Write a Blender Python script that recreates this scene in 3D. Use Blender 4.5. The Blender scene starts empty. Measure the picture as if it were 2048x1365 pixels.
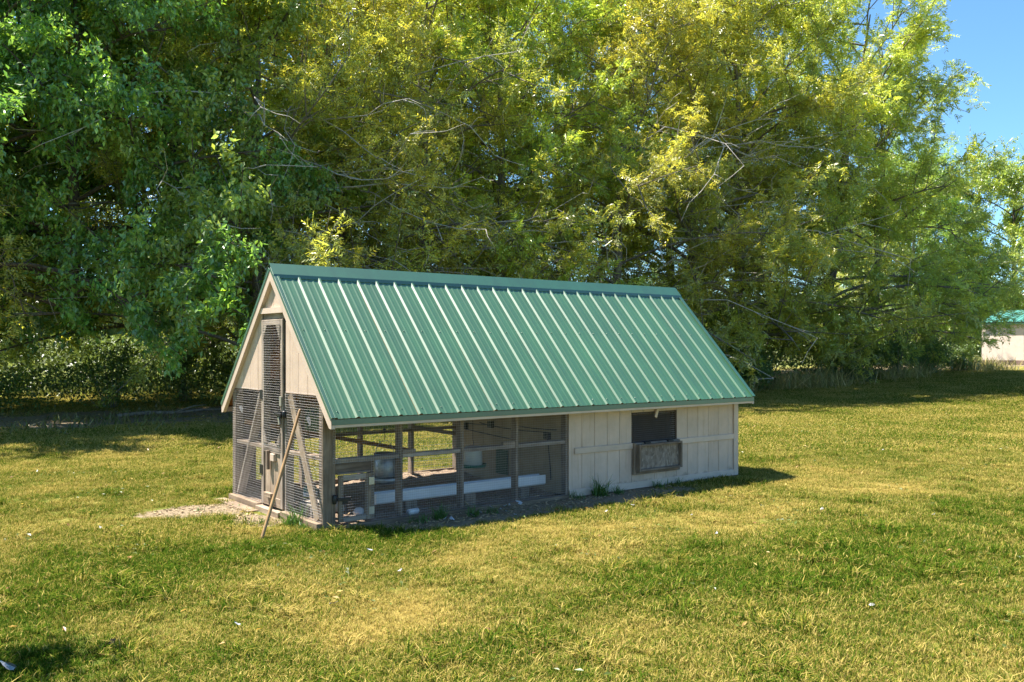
import bpy, bmesh, math, random
import numpy as np
from mathutils import Vector, Matrix
random.seed(7)
RNG = np.random.default_rng(7)
scene = bpy.context.scene
COL = scene.collection
R = math.radians

# ------------------------------------------------------------------ camera
CAM = Vector((-3.7654, -7.7132, 1.690))
YAW = 0.66153
cd = bpy.data.cameras.new("camera")
cd.sensor_width = 36.0
cd.lens = 36.0 * 1796.2 / 2048.0
cd.shift_y = 14.1 / 2048.0
cd.clip_start = 0.1
cd.clip_end = 4000.0
cam = bpy.data.objects.new("camera", cd)
cam.location = CAM
cam.rotation_euler = (R(90), 0, -YAW)
COL.objects.link(cam)
scene.camera = cam

# ------------------------------------------------------------------ light
SUN = Vector((-0.29, 0.45, 1.0)).normalized()
world = bpy.data.worlds.new("World")
scene.world = world
world.use_nodes = True
wn = world.node_tree
wn.nodes.clear()
wo = wn.nodes.new("ShaderNodeOutputWorld")
wb = wn.nodes.new("ShaderNodeBackground")
ws = wn.nodes.new("ShaderNodeTexSky")
ws.sky_type = 'NISHITA'
ws.sun_disc = False
ws.sun_elevation = math.asin(SUN.z)
ws.sun_rotation = math.atan2(SUN.x, SUN.y)
ws.air_density = 1.0
ws.dust_density = 0.0
ws.ozone_density = 5.0
wb.inputs['Strength'].default_value = 0.085
wt = wn.nodes.new("ShaderNodeMix"); wt.data_type = 'RGBA'; wt.blend_type = 'MULTIPLY'; wt.inputs[0].default_value = 1.0
wt.inputs[7].default_value = (.52, .68, .74, 1)         # the photograph's deeper blue
wn.links.new(ws.outputs[0], wt.inputs[6])
wn.links.new(wt.outputs[2], wb.inputs['Color'])
wn.links.new(wb.outputs[0], wo.inputs['Surface'])
sl = bpy.data.lights.new("sun", 'SUN')
sl.energy = 4.3
sl.angle = R(0.53)
sl.color = (1.0, 0.94, 0.84)
so = bpy.data.objects.new("sun", sl)
so.rotation_euler = SUN.to_track_quat('Z', 'Y').to_euler()
so.location = SUN * 60
COL.objects.link(so)
vs = scene.view_settings
vs.view_transform = 'Standard'
vs.look = 'None'
vs.gamma = 1.0
vs.use_curve_mapping = False
vs.exposure = 2.0
scene.cycles.max_bounces = 12
scene.cycles.diffuse_bounces = 7
scene.cycles.transmission_bounces = 6

# ------------------------------------------------------------------ helpers
def tag(o, label=None, cat=None, group=None, kind=None):
    if label: o["label"] = label
    if cat: o["category"] = cat
    if group: o["group"] = group
    if kind: o["kind"] = kind
    return o

def empty(name, loc=(0, 0, 0), rz=0.0):
    o = bpy.data.objects.new(name, None)
    o.empty_display_size = 0.2
    o.location = loc
    o.rotation_euler = (0, 0, rz)
    COL.objects.link(o)
    return o

def link(name, me, parent=None):
    o = bpy.data.objects.new(name, me)
    COL.objects.link(o)
    if parent: o.parent = parent
    return o

def np_mesh(name, verts, faces, mat, col=None, smooth=False, uv=None):
    """verts (N,3), faces (M,k) all of one size; col (N,) scalar or (N,3)."""
    verts = np.asarray(verts, dtype=np.float32); faces = np.asarray(faces, dtype=np.int32)
    me = bpy.data.meshes.new(name)
    k = faces.shape[1]
    me.vertices.add(len(verts)); me.vertices.foreach_set("co", verts.ravel())
    me.loops.add(faces.size); me.loops.foreach_set("vertex_index", faces.ravel())
    me.polygons.add(len(faces))
    me.polygons.foreach_set("loop_start", np.arange(0, faces.size, k, dtype=np.int32))
    me.polygons.foreach_set("loop_total", np.full(len(faces), k, dtype=np.int32))
    me.polygons.foreach_set("use_smooth", np.full(len(faces), bool(smooth), dtype=bool))
    if col is not None:
        a = me.color_attributes.new("Col", 'FLOAT_COLOR', 'POINT')
        c = np.ones((len(verts), 4), dtype=np.float32)
        c[:, :3] = np.asarray(col, dtype=np.float32).reshape(len(verts), -1)
        a.data.foreach_set("color", c.ravel())
    if mat: me.materials.append(mat)
    me.update(calc_edges=True)
    return me

def finish(bm, name, mat, parent=None, smooth=False):
    bmesh.ops.recalc_face_normals(bm, faces=bm.faces)
    me = bpy.data.meshes.new(name)
    bm.to_mesh(me); bm.free()
    if mat: me.materials.append(mat)
    if smooth:
        for p in me.polygons: p.use_smooth = True
    return link(name, me, parent)

def beam_into(bm, p0, p1, w, h, up=(0, 0, 1), bev=0.003):
    """square timber from p0 to p1; w across, h along up; UV: u metres along the grain."""
    p0 = Vector(p0); p1 = Vector(p1)
    a = (p1 - p0); L = a.length; a.normalize()
    u = Vector(up); s = a.cross(u)
    if s.length < 1e-4:
        u = Vector((0, 1, 0)); s = a.cross(u)
    s.normalize(); u = s.cross(a).normalized()
    t = bmesh.new()
    bmesh.ops.create_cube(t, size=1.0)
    for v in t.verts: v.co = Vector((v.co.x * L, v.co.y * w, v.co.z * h))
    if bev > 0:
        bmesh.ops.bevel(t, geom=list(t.edges), offset=min(bev, w * .3, h * .3), segments=1, affect='EDGES')
    uv = bm.loops.layers.uv.verify()
    ou, ov = random.random() * 20, random.random() * 20
    m = {}
    for v in t.verts:
        m[v] = bm.verts.new((p0 + p1) / 2 + a * v.co.x + s * v.co.y + u * v.co.z)
    for f in t.faces:
        try: nf = bm.faces.new([m[v] for v in f.verts])
        except ValueError: continue
        for lp, v in zip(nf.loops, f.verts):
            lp[uv].uv = (ou + v.co.x, ov + v.co.y + v.co.z)
    t.free()

def beam(name, p0, p1, w, h, mat, parent=None, up=(0, 0, 1), bev=0.003):
    bm = bmesh.new()
    beam_into(bm, p0, p1, w, h, up, bev)
    return finish(bm, name, mat, parent)

def box_into(bm, x, y, z, bev=0.003):
    d = [x[1] - x[0], y[1] - y[0], z[1] - z[0]]
    c = [(x[0] + x[1]) / 2, (y[0] + y[1]) / 2, (z[0] + z[1]) / 2]
    i = d.index(max(d))
    p0 = list(c); p1 = list(c); p0[i] -= d[i] / 2; p1[i] += d[i] / 2
    if i == 2: beam_into(bm, p0, p1, d[0], d[1], (0, 1, 0), bev)
    elif i == 0: beam_into(bm, p0, p1, d[1], d[2], (0, 0, 1), bev)
    else: beam_into(bm, p0, p1, d[0], d[2], (0, 0, 1), bev)

def box(name, x, y, z, mat, parent=None, bev=0.003):
    bm = bmesh.new()
    box_into(bm, x, y, z, bev)
    return finish(bm, name, mat, parent)

def prism(name, poly, plane, d0, d1, mat, parent=None):
    """polygon (a,b) list extruded; plane 'x': a=y b=z depth along x; plane 'y': a=x b=z depth along y."""
    bm = bmesh.new()
    uv = bm.loops.layers.uv.verify()
    ou = random.random() * 20
    def P(a, b, d): return (d, a, b) if plane == 'x' else (a, d, b)
    A = [bm.verts.new(P(a, b, d0)) for a, b in poly]
    B = [bm.verts.new(P(a, b, d1)) for a, b in poly]
    bm.faces.new(A); bm.faces.new(B[::-1])
    n = len(poly)
    for i in range(n):
        bm.faces.new([A[i], B[i], B[(i + 1) % n], A[(i + 1) % n]])
    for f in bm.faces:
        for lp in f.loops:
            c = lp.vert.co
            lp[uv].uv = (c.z + ou, (c.y if plane == 'x' else c.x) + ou)
    return finish(bm, name, mat, parent)

def lathe_into(bm, prof, n=24, c=(0, 0, 0)):
    rings = []
    for r, z in prof:
        rings.append([bm.verts.new((c[0] + r * math.cos(2 * math.pi * k / n), c[1] + r * math.sin(2 * math.pi * k / n), c[2] + z)) for k in range(n)])
    for a, b in zip(rings, rings[1:]):
        for k in range(n):
            bm.faces.new([a[k], a[(k + 1) % n], b[(k + 1) % n], b[k]])
    bm.faces.new(rings[0][::-1]); bm.faces.new(rings[-1])

def lathe(name, prof, mat, parent=None, n=24, c=(0, 0, 0)):
    bm = bmesh.new(); lathe_into(bm, prof, n, c)
    return finish(bm, name, mat, parent, smooth=True)

def tube_arrays(pts, rad, n):
    """verts, quads of a tube along pts."""
    pts = np.asarray(pts, float); m = len(pts)
    rad = np.broadcast_to(np.asarray(rad, float), (m,))
    t = np.gradient(pts, axis=0); t /= np.linalg.norm(t, axis=1)[:, None] + 1e-9
    ref = np.array([0.0, 0.0, 1.0]) if abs(t[0, 2]) < .8 else np.array([1.0, 0.0, 0.0])
    s = np.cross(t, ref); s /= np.linalg.norm(s, axis=1)[:, None] + 1e-9
    u = np.cross(s, t)
    an = np.arange(n) * 2 * math.pi / n
    v = pts[:, None, :] + rad[:, None, None] * (np.cos(an)[None, :, None] * s[:, None, :] + np.sin(an)[None, :, None] * u[:, None, :])
    i = np.arange(m - 1)[:, None] * n; k = np.arange(n)[None, :]; k2 = (k + 1) % n
    q = np.stack([i + k, i + k2, i + n + k2, i + n + k], -1).reshape(-1, 4)
    return v.reshape(-1, 3), q

def join_arrays(lst):
    V, F, o = [], [], 0
    for v, f in lst:
        V.append(v); F.append(np.asarray(f) + o); o += len(v)
    return np.concatenate(V), np.concatenate(F)

def tube(name, pts, rad, mat, parent=None, n=8):
    v, q = tube_arrays(pts, rad, n)
    return link(name, np_mesh(name, v, q, mat, smooth=True), parent)

def _lat(ix, iy, seed):
    h = (ix * 374761393 + iy * 668265263 + seed * 1274126177) & 0xffffffff
    h = ((h ^ (h >> 13)) * 1274126177) & 0xffffffff
    return ((h ^ (h >> 16)) & 0xffff) / 65535.0
def vnoise(x, y, seed=0):
    x = np.asarray(x, float); y = np.asarray(y, float)
    ix = np.floor(x).astype(np.int64); iy = np.floor(y).astype(np.int64)
    fx = x - ix; fy = y - iy
    fx = fx * fx * (3 - 2 * fx); fy = fy * fy * (3 - 2 * fy)
    a = _lat(ix, iy, seed); b = _lat(ix + 1, iy, seed); c = _lat(ix, iy + 1, seed); d = _lat(ix + 1, iy + 1, seed)
    return (a * (1 - fx) + b * fx) * (1 - fy) + (c * (1 - fx) + d * fx) * fy
def fbm(x, y, seed=0, o=4):
    s = 0; a = .5; t = 0
    for k in range(o):
        s = s + a * vnoise(x * 2 ** k, y * 2 ** k, seed + k * 17); t += a; a *= .55
    return s / t
def sstep(a, b, x):
    t = np.clip((x - a) / (b - a), 0, 1)
    return t * t * (3 - 2 * t)

# ------------------------------------------------------------------ materials
def new_mat(name):
    m = bpy.data.materials.new(name); m.use_nodes = True
    nt = m.node_tree
    return m, nt, nt.nodes['Principled BSDF'], nt.nodes['Material Output']
def N(nt, t, **kw):
    n = nt.nodes.new(t)
    for k, v in kw.items():
        if k in n.inputs.keys(): n.inputs[k].default_value = v
        else: setattr(n, k, v)
    return n
def noise(nt, scale, detail=4, rough=.6, vec=None, dim='3D'):
    n = nt.nodes.new('ShaderNodeTexNoise'); n.noise_dimensions = dim
    n.inputs['Scale'].default_value = scale; n.inputs['Detail'].default_value = detail; n.inputs['Roughness'].default_value = rough
    if vec is not None: nt.links.new(vec, n.inputs['Vector'])
    return n
def ramp(nt, fac, stops):
    r = nt.nodes.new('ShaderNodeValToRGB')
    e = r.color_ramp.elements
    while len(e) < len(stops): e.new(0.5)
    for el, (p, c) in zip(e, stops):
        el.position = p; el.color = (*c, 1) if len(c) == 3 else c
    nt.links.new(fac, r.inputs['Fac'])
    return r
def mixc(nt, fac, a, b, mode='MIX'):
    m = nt.nodes.new('ShaderNodeMix'); m.data_type = 'RGBA'; m.blend_type = mode
    for sock, v in ((m.inputs[0], fac), (m.inputs[6], a), (m.inputs[7], b)):
        if isinstance(v, (int, float)): sock.default_value = v
        elif isinstance(v, tuple): sock.default_value = (*v, 1) if len(v) == 3 else v
        else: nt.links.new(v, sock)
    return m.outputs[2]
def bump(nt, bsdf, h, strength=.3, dist=.01):
    b = nt.nodes.new('ShaderNodeBump'); b.inputs['Strength'].default_value = strength; b.inputs['Distance'].default_value = dist
    nt.links.new(h, b.inputs['Height']); nt.links.new(b.outputs[0], bsdf.inputs['Normal'])
def mapping(nt, src, scale):
    m = nt.nodes.new('ShaderNodeMapping'); m.inputs['Scale'].default_value = scale
    nt.links.new(src, m.inputs['Vector']); return m.outputs[0]

KA = .84
def dim(c): return tuple(k * KA for k in c)
def wood_mat(name, dark, mid, light, rough=.85, grain=34, knots=True):
    dark, mid, light = dim(dark), dim(mid), dim(light)
    m, nt, b, _ = new_mat(name)
    uv = nt.nodes.new('ShaderNodeTexCoord')
    v = mapping(nt, uv.outputs['UV'], (2.2, grain, 1))
    n1 = noise(nt, 1.0, 6, .65, v)
    oi = nt.nodes.new('ShaderNodeObjectInfo')
    big = noise(nt, 3.0, 4, .6, uv.outputs['Object'])
    c = ramp(nt, n1.outputs[0], [(.28, dark), (.5, mid), (.74, light)]).outputs[0]
    st = ramp(nt, big.outputs[0], [(.35, (.62, .58, .54)), (.65, (1.1, 1.08, 1.04))]).outputs[0]
    c = mixc(nt, 1.0, c, st, 'MULTIPLY')
    ov = ramp(nt, oi.outputs['Random'], [(0, (.78, .76, .74)), (1, (1.12, 1.1, 1.06))]).outputs[0]
    c = mixc(nt, 1.0, c, ov, 'MULTIPLY')
    nt.links.new(c, b.inputs['Base Color'])
    b.inputs['Roughness'].default_value = rough
    bump(nt, b, n1.outputs[0], .5, .004)
    return m
def paint_mat(name, col, rough=.6, grain=60, wear=.12, mud=False):
    col = dim(col)
    m, nt, b, _ = new_mat(name)
    uv = nt.nodes.new('ShaderNodeTexCoord')
    v = mapping(nt, uv.outputs['UV'], (3.0, grain, 1))
    n1 = noise(nt, 1.0, 5, .6, v)
    big = noise(nt, 5.0, 5, .6, uv.outputs['Object'])
    oi = nt.nodes.new('ShaderNodeObjectInfo')
    lo = tuple(c * (1 - wear) for c in col); hi = tuple(min(1, c * (1 + wear * .6)) for c in col)
    c = ramp(nt, big.outputs[0], [(.3, lo), (.7, hi)]).outputs[0]
    g = ramp(nt, n1.outputs[0], [(.25, (.84, .82, .79)), (.45, (1, 1, 1))]).outputs[0]
    c = mixc(nt, .7, c, g, 'MULTIPLY')
    if mud:                                                   # soil splashed up from the ground, runs of grime
        sx = nt.nodes.new('ShaderNodeSeparateXYZ'); nt.links.new(uv.outputs['Object'], sx.inputs[0])
        mn = noise(nt, 9, 6, .7, uv.outputs['Object'])
        ma = N(nt, 'ShaderNodeMath', operation='MULTIPLY_ADD'); nt.links.new(sx.outputs[2], ma.inputs[0]); ma.inputs[1].default_value = -2.6; nt.links.new(mn.outputs[0], ma.inputs[2])
        mm = ramp(nt, ma.outputs[0], [(.30, (0, 0, 0)), (.52, (.75, .75, .75))]).outputs[0]
        c = mixc(nt, mm, c, (.20, .155, .105))
        rn = noise(nt, 1.0, 5, .7, mapping(nt, uv.outputs['Object'], (16, 16, 1.1)))
        c = mixc(nt, 1.0, c, ramp(nt, rn.outputs[0], [(.30, (.82, .79, .74)), (.46, (1, 1, 1))]).outputs[0], 'MULTIPLY')
    ov = ramp(nt, oi.outputs['Random'], [(0, (.93, .92, .905)), (1, (1.03, 1.03, 1.03))]).outputs[0]
    c = mixc(nt, 1.0, c, ov, 'MULTIPLY')
    nt.links.new(c, b.inputs['Base Color'])
    b.inputs['Roughness'].default_value = rough
    bump(nt, b, n1.outputs[0], .35, .003)
    return m
def flat_mat(name, col, rough=.5, metal=0.0, var=.12, scale=8, spec=None):
    col = dim(col)
    m, nt, b, _ = new_mat(name)
    tc = nt.nodes.new('ShaderNodeTexCoord')
    n1 = noise(nt, scale, 5, .6, tc.outputs['Object'])
    lo = tuple(c * (1 - var) for c in col); hi = tuple(min(1, c * (1 + var)) for c in col)
    c = ramp(nt, n1.outputs[0], [(.3, lo), (.7, hi)]).outputs[0]
    nt.links.new(c, b.inputs['Base Color'])
    b.inputs['Roughness'].default_value = rough; b.inputs['Metallic'].default_value = metal
    if spec is not None: b.inputs['Specular IOR Level'].default_value = spec
    return m

M = {}
M['siding'] = paint_mat('cream_siding', (.665, .510, .400), mud=True)
M['tan_board'] = paint_mat('tan_partition_board', (.40, .31, .20), .8, 60, .2)  # one tan brown for the partition, darker than the cream siding
M['trim'] = paint_mat('cream_trim', (.675, .53, .42))
M['groove'] = flat_mat('siding_groove', (.17, .13, .09), .8)
M['wood'] = wood_mat('weathered_wood', (.135, .10, .074), (.275, .21, .16), (.40, .325, .26))
M['wood_grey'] = wood_mat('silver_grey_wood', (.19, .155, .13), (.38, .32, .275), (.54, .47, .415))
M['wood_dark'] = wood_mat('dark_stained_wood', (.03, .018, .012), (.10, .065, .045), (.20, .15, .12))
M['plank'] = wood_mat('sun_bleached_plank', (.20, .145, .10), (.40, .31, .235), (.54, .45, .36))
M['sheath'] = wood_mat('roof_sheathing', (.27, .12, .035), (.44, .21, .065), (.54, .29, .11))
M['skid'] = wood_mat('soil_stained_skid', (.14, .10, .07), (.27, .20, .14), (.39, .31, .22))
M['pole'] = wood_mat('pine_handle', (.36, .20, .075), (.50, .31, .13), (.60, .41, .20), .5)
M['wire'] = flat_mat('galvanized_wire', (.52, .49, .48), .5, .2, .1, 20)
M['galv'] = flat_mat('galvanized_sheet', (.40, .42, .45), .42, .7, .35, 14)
M['white'] = flat_mat('white_plastic', (.78, .79, .82), .45, 0, .05)
M['milky'] = flat_mat('milky_plastic', (.66, .68, .66), .4, 0, .06)
M['greenp'] = flat_mat('green_plastic', (.02, .16, .10), .4)
M['greend'] = flat_mat('dark_green_paint', (.015, .07, .022), .6)
M['black'] = flat_mat('black_iron', (.012, .012, .014), .45)
M['steel'] = flat_mat('brushed_steel', (.50, .48, .42), .4, .6)
M['brick'] = flat_mat('foundation_block', (.22, .15, .12), .9, 0, .3, 6)
M['concrete'] = flat_mat('concrete', (.42, .36, .31), .95, 0, .2, 20)

# painted metal roof
def metal_mat(name, col, rough=.38):
    m, nt, b, _ = new_mat(name)
    tc = nt.nodes.new('ShaderNodeTexCoord')
    n1 = noise(nt, 1.3, 5, .6, tc.outputs['Object'])
    lo = tuple(c * .88 for c in col); hi = tuple(c * 1.14 for c in col)
    c = ramp(nt, n1.outputs[0], [(.3, lo), (.7, hi)]).outputs[0]
    sp = noise(nt, 160, 2, .5, tc.outputs['Object'])
    c2 = ramp(nt, sp.outputs[0], [(.70, (0, 0, 0)), (.78, (1, 1, 1))]).outputs[0]
    c = mixc(nt, c2, c, (.17, .27, .22))
    st = noise(nt, 1.0, 6, .65, mapping(nt, tc.outputs['Object'], (9, .7, .7)))
    c = mixc(nt, 1.0, c, ramp(nt, st.outputs[0], [(.3, (.80, .82, .80)), (.55, (1, 1, 1)), (.8, (1.22, 1.16, 1.14))]).outputs[0], 'MULTIPLY')
    oi = nt.nodes.new('ShaderNodeObjectInfo')
    c = mixc(nt, 1.0, c, ramp(nt, oi.outputs['Random'], [(0, (.93, .94, .94)), (1, (1.06, 1.05, 1.05))]).outputs[0], 'MULTIPLY')
    nt.links.new(c, b.inputs['Base Color'])
    b.inputs['Roughness'].default_value = rough
    b.inputs['Specular IOR Level'].default_value = .6
    b.inputs['Coat Weight'].default_value = .6
    b.inputs['Coat Roughness'].default_value = .42; b.inputs['Coat IOR'].default_value = 2.1
    bump(nt, b, noise(nt, 7, 3, .5, tc.outputs['Object']).outputs[0], .08, .01)
    return m
M['roof'] = metal_mat('green_roof_metal', (.030, .118, .040), .5)
M['roof_trim'] = metal_mat('green_trim_metal', (.012, .082, .034), .5)
M['roof_shed'] = metal_mat('teal_roof_metal', (.05, .23, .19))

# oriented strand board
m, nt, b, _ = new_mat('strand_board')
tc = nt.nodes.new('ShaderNodeTexCoord')
vo = nt.nodes.new('ShaderNodeTexVoronoi'); vo.inputs['Scale'].default_value = 26
nt.links.new(mapping(nt, tc.outputs['Object'], (1.7, 1, .8)), vo.inputs['Vector'])
n1 = noise(nt, 14, 6, .7, tc.outputs['Object'])
c = mixc(nt, .5, vo.outputs['Color'], n1.outputs[0])
bw = nt.nodes.new('ShaderNodeRGBToBW'); nt.links.new(c, bw.inputs[0])
c = ramp(nt, bw.outputs[0], [(.25, (.13, .10, .075)), (.5, (.215, .17, .13)), (.75, (.32, .265, .21))]).outputs[0]
nt.links.new(c, b.inputs['Base Color']); b.inputs['Roughness'].default_value = .9
M['osb'] = m

# leaves: vertex colour carries each leaf's own tint, object colour the tree's
def leaf_mat(name, trans=.45, gloss=.07):
    m, nt, b, out = new_mat(name)
    nt.nodes.remove(b)
    at = nt.nodes.new('ShaderNodeAttribute'); at.attribute_name = 'Col'
    oi = nt.nodes.new('ShaderNodeObjectInfo')
    c = mixc(nt, 1.0, oi.outputs['Color'], at.outputs['Color'], 'MULTIPLY')
    d = nt.nodes.new('ShaderNodeBsdfDiffuse'); nt.links.new(c, d.inputs[0])
    t = nt.nodes.new('ShaderNodeBsdfTranslucent')
    ct = mixc(nt, 1.0, c, (1.2, 1.16, .66), 'MULTIPLY'); nt.links.new(ct, t.inputs[0])
    mx = nt.nodes.new('ShaderNodeMixShader'); mx.inputs[0].default_value = trans
    nt.links.new(d.outputs[0], mx.inputs[1]); nt.links.new(t.outputs[0], mx.inputs[2])
    g = nt.nodes.new('ShaderNodeBsdfGlossy'); g.inputs['Roughness'].default_value = .38
    g.inputs[0].default_value = (1, 1, 1, 1)
    m2 = nt.nodes.new('ShaderNodeMixShader'); m2.inputs[0].default_value = gloss
    nt.links.new(mx.outputs[0], m2.inputs[1]); nt.links.new(g.outputs[0], m2.inputs[2])
    nt.links.new(m2.outputs[0], out.inputs[0])
    return m
M['leaf'] = leaf_mat('tree_leaf', .52, .065)
M['weed'] = leaf_mat('weed_leaf', .35, .03)

def bark_mat(name, dark, light):
    m, nt, b, _ = new_mat(name)
    tc = nt.nodes.new('ShaderNodeTexCoord')
    n1 = noise(nt, 1.0, 6, .7, mapping(nt, tc.outputs['Object'], (14, 14, 3)))
    c = ramp(nt, n1.outputs[0], [(.3, dark), (.68, light)]).outputs[0]
    nt.links.new(c, b.inputs['Base Color']); b.inputs['Roughness'].default_value = .95
    bump(nt, b, n1.outputs[0], .9, .04)
    return m
M['bark'] = bark_mat('dark_bark', (.035, .026, .02), (.15, .12, .095))
M['bark_grey'] = bark_mat('grey_bark', (.08, .066, .055), (.27, .235, .20))

M['dead'] = bark_mat('bare_grey_wood', (.30, .265, .235), (.58, .53, .48))
# grass blades: per-blade tint in Col, dryness comes with each clump
def grass_mat():
    m, nt, b, out = new_mat('lawn_blade')
    nt.nodes.remove(b)
    at = nt.nodes.new('ShaderNodeAttribute'); at.attribute_name = 'Col'
    sx = nt.nodes.new('ShaderNodeSeparateColor'); nt.links.new(at.outputs['Color'], sx.inputs[0])
    dr = nt.nodes.new('ShaderNodeAttribute'); dr.attribute_type = 'INSTANCER'; dr.attribute_name = 'dry'
    ad = nt.nodes.new('ShaderNodeMath'); ad.operation = 'ADD'
    nt.links.new(dr.outputs['Fac'], ad.inputs[0]); nt.links.new(sx.outputs[0], ad.inputs[1])
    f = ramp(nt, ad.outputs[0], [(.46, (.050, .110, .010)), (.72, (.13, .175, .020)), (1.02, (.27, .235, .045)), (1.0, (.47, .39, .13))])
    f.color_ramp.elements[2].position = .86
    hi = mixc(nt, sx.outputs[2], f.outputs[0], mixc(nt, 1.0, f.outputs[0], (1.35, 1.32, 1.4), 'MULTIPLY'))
    lo = mixc(nt, 1.0, f.outputs[0], (.8, .8, .8), 'MULTIPLY')  # bases darkened: shade between blades put into the colour
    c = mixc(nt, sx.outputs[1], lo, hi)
    c = mixc(nt, 1.0, c, (1.0, .95, .86), 'MULTIPLY')
    d = nt.nodes.new('ShaderNodeBsdfDiffuse'); nt.links.new(c, d.inputs[0])
    t = nt.nodes.new('ShaderNodeBsdfTranslucent'); nt.links.new(c, t.inputs[0])
    mx = nt.nodes.new('ShaderNodeMixShader'); mx.inputs[0].default_value = .35
    nt.links.new(d.outputs[0], mx.inputs[1]); nt.links.new(t.outputs[0], mx.inputs[2])
    nt.links.new(mx.outputs[0], out.inputs[0])
    return m
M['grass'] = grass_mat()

# ------------------------------------------------------------------ ground
def rise(x):
    t = np.clip((np.asarray(x, float) - 14) / 26, 0, 1)
    return .72 * t * t * (3 - 2 * t)
GREEN = [(-1.5, -.25, .95), (-.7, -.45, .6), (.35, -.6, .55), (-2.2, -.9, .7), (-2.9, -2.3, .6), (1.6, -3.0, .8), (3.6, -3.6, 1.0), (6.0, -4.0, 1.2)]
DRY = [(1.6, -1.3, .45), (2.2, -1.5, .5), (6.1, -1.05, .7), (6.7, -2.0, .5), (4.5, -1.5, .55), (1.6, -2.35, .5), (-1.0, -2.1, .35), (-.5, .35, .35), (-1.1, -2.9, .45), (.3, -1.9, .5), (-.6, -2.6, .4), (3.2, -2.2, .4), (-3.2, .8, .6), (7.6, -.4, .6)]
def dryness(x, y):
    v = .28 + .32 * (fbm(x * .9 + 3, y * .9, 5, 4) - .5) + .55 * (fbm(x * 3.1, y * 3.1, 11, 3) - .5)
    v = v + .12 * sstep(3, 12, y)
    for a, b_, r in GREEN: v = v - .24 * np.exp(-((x - a) ** 2 + (y - b_) ** 2) / r ** 2)
    for a, b_, r in DRY: v = v + .26 * np.exp(-((x - a) ** 2 + (y - b_) ** 2) / r ** 2)
    return np.clip(v, 0, 1)
def dirtness(x, y):
    """bare soil: under the coop, a strip along its front, the dusty patch by its gable, the tree row."""
    n = fbm(x * 1.7, y * 1.7, 23, 4) - .5
    inside = sstep(-.12, .02, x) * sstep(6.2, 6.0, x) * sstep(-.1, .0, y) * sstep(2.5, 2.3, y)
    strip = sstep(.2, .9, x) * sstep(6.0, 3.4, x) * sstep(-.80, -.50, y + n * .6) * sstep(.4, .2, y)
    ex = ((x + .45) * .85) ** 2 / .62 ** 2 + ((y - 1.75) - (-.12) * (x + .4)) ** 2 / .34 ** 2
    patch = sstep(1.35, .7, ex + n * 1.1)
    ex2 = (x + .30) ** 2 / .24 ** 2 + (y - .95) ** 2 / .36 ** 2
    patch2 = sstep(1.3, .7, ex2 + n * 1.2) * .9
    trees = sstep(11.6, 14.2, y + n * 2.6 - .03 * np.maximum(0, x - 8) + .0 * x) * sstep(20.5, 17.5, y)
    return np.clip(np.maximum.reduce([inside, strip, patch, patch2, trees * .95]), 0, 1)
def gz(x, y):
    x = np.asarray(x, float); y = np.asarray(y, float)
    f = np.exp(-((x - 3) ** 2 / 30 + (y - 1) ** 2 / 14))
    return rise(x) - .025 + .05 * (fbm(x * .5, y * .5, 31, 3) - .5) * (1 - f)

def axis(lo, a, b_, hi, step, grow=1.09):
    mid = list(np.arange(a, b_, step)); s = step; L = []; v = a
    while v > lo: s *= grow; v -= s; L.append(v)
    s = step; Rr = []; v = mid[-1]
    while v < hi: s *= grow; v += s; Rr.append(v)
    return np.array(L[::-1] + mid + Rr)
gx = axis(-900, -8, 18, 1500, .1); gy = axis(-400, -6.5, 16, 1500, .1)
GX, GY = np.meshgrid(gx, gy)
Vg = np.stack([GX, GY, gz(GX, GY)], -1).reshape(-1, 3)
nx, ny = len(gx), len(gy)
ii = (np.arange(ny - 1)[:, None] * nx + np.arange(nx - 1)[None, :]).ravel()
Fg = np.stack([ii, ii + 1, ii + nx + 1, ii + nx], -1)
colg = np.stack([dryness(GX, GY).ravel(), dirtness(GX, GY).ravel(), sstep(18, 23, GY).ravel()], -1)
m, nt, b, _ = new_mat('lawn_soil')
at = nt.nodes.new('ShaderNodeAttribute'); at.attribute_name = 'Col'
sp = nt.nodes.new('ShaderNodeSeparateColor'); nt.links.new(at.outputs['Color'], sp.inputs[0])
ge = nt.nodes.new('ShaderNodeNewGeometry')
n1 = noise(nt, 28, 6, .7, ge.outputs['Position']); n2 = noise(nt, 3.2, 5, .6, ge.outputs['Position'])
ad = N(nt, 'ShaderNodeMath', operation='MULTIPLY_ADD'); nt.links.new(n1.outputs[0], ad.inputs[0]); ad.inputs[1].default_value = .9; nt.links.new(sp.outputs[0], ad.inputs[2])
gc = ramp(nt, ad.outputs[0], [(.45, (.052, .085, .014)), (.75, (.13, .145, .026)), (1.0, (.27, .21, .06))]).outputs[0]  # grass tone kept darker than the blades, painting the shade beneath them
sc = ramp(nt, n1.outputs[0], [(.3, (.13, .098, .064)), (.5, (.235, .185, .128)), (.72, (.36, .30, .22))]).outputs[0]
ds = N(nt, 'ShaderNodeMath', operation='MULTIPLY_ADD'); nt.links.new(n1.outputs[0], ds.inputs[0]); ds.inputs[1].default_value = .8; nt.links.new(sp.outputs[1], ds.inputs[2])
df = ramp(nt, ds.outputs[0], [(.72, (0, 0, 0)), (1.0, (1, 1, 1))]).outputs[0]
c = mixc(nt, df, gc, sc)
fc = ramp(nt, n2.outputs[0], [(.35, (.12, .15, .04)), (.65, (.22, .22, .075))]).outputs[0]
c = mixc(nt, sp.outputs[2], c, fc)
c = mixc(nt, 1.0, c, (.94, .92, .86), 'MULTIPLY')
nt.links.new(c, b.inputs['Base Color']); b.inputs['Roughness'].default_value = 1.0
b.inputs['Specular IOR Level'].default_value = .1
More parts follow.
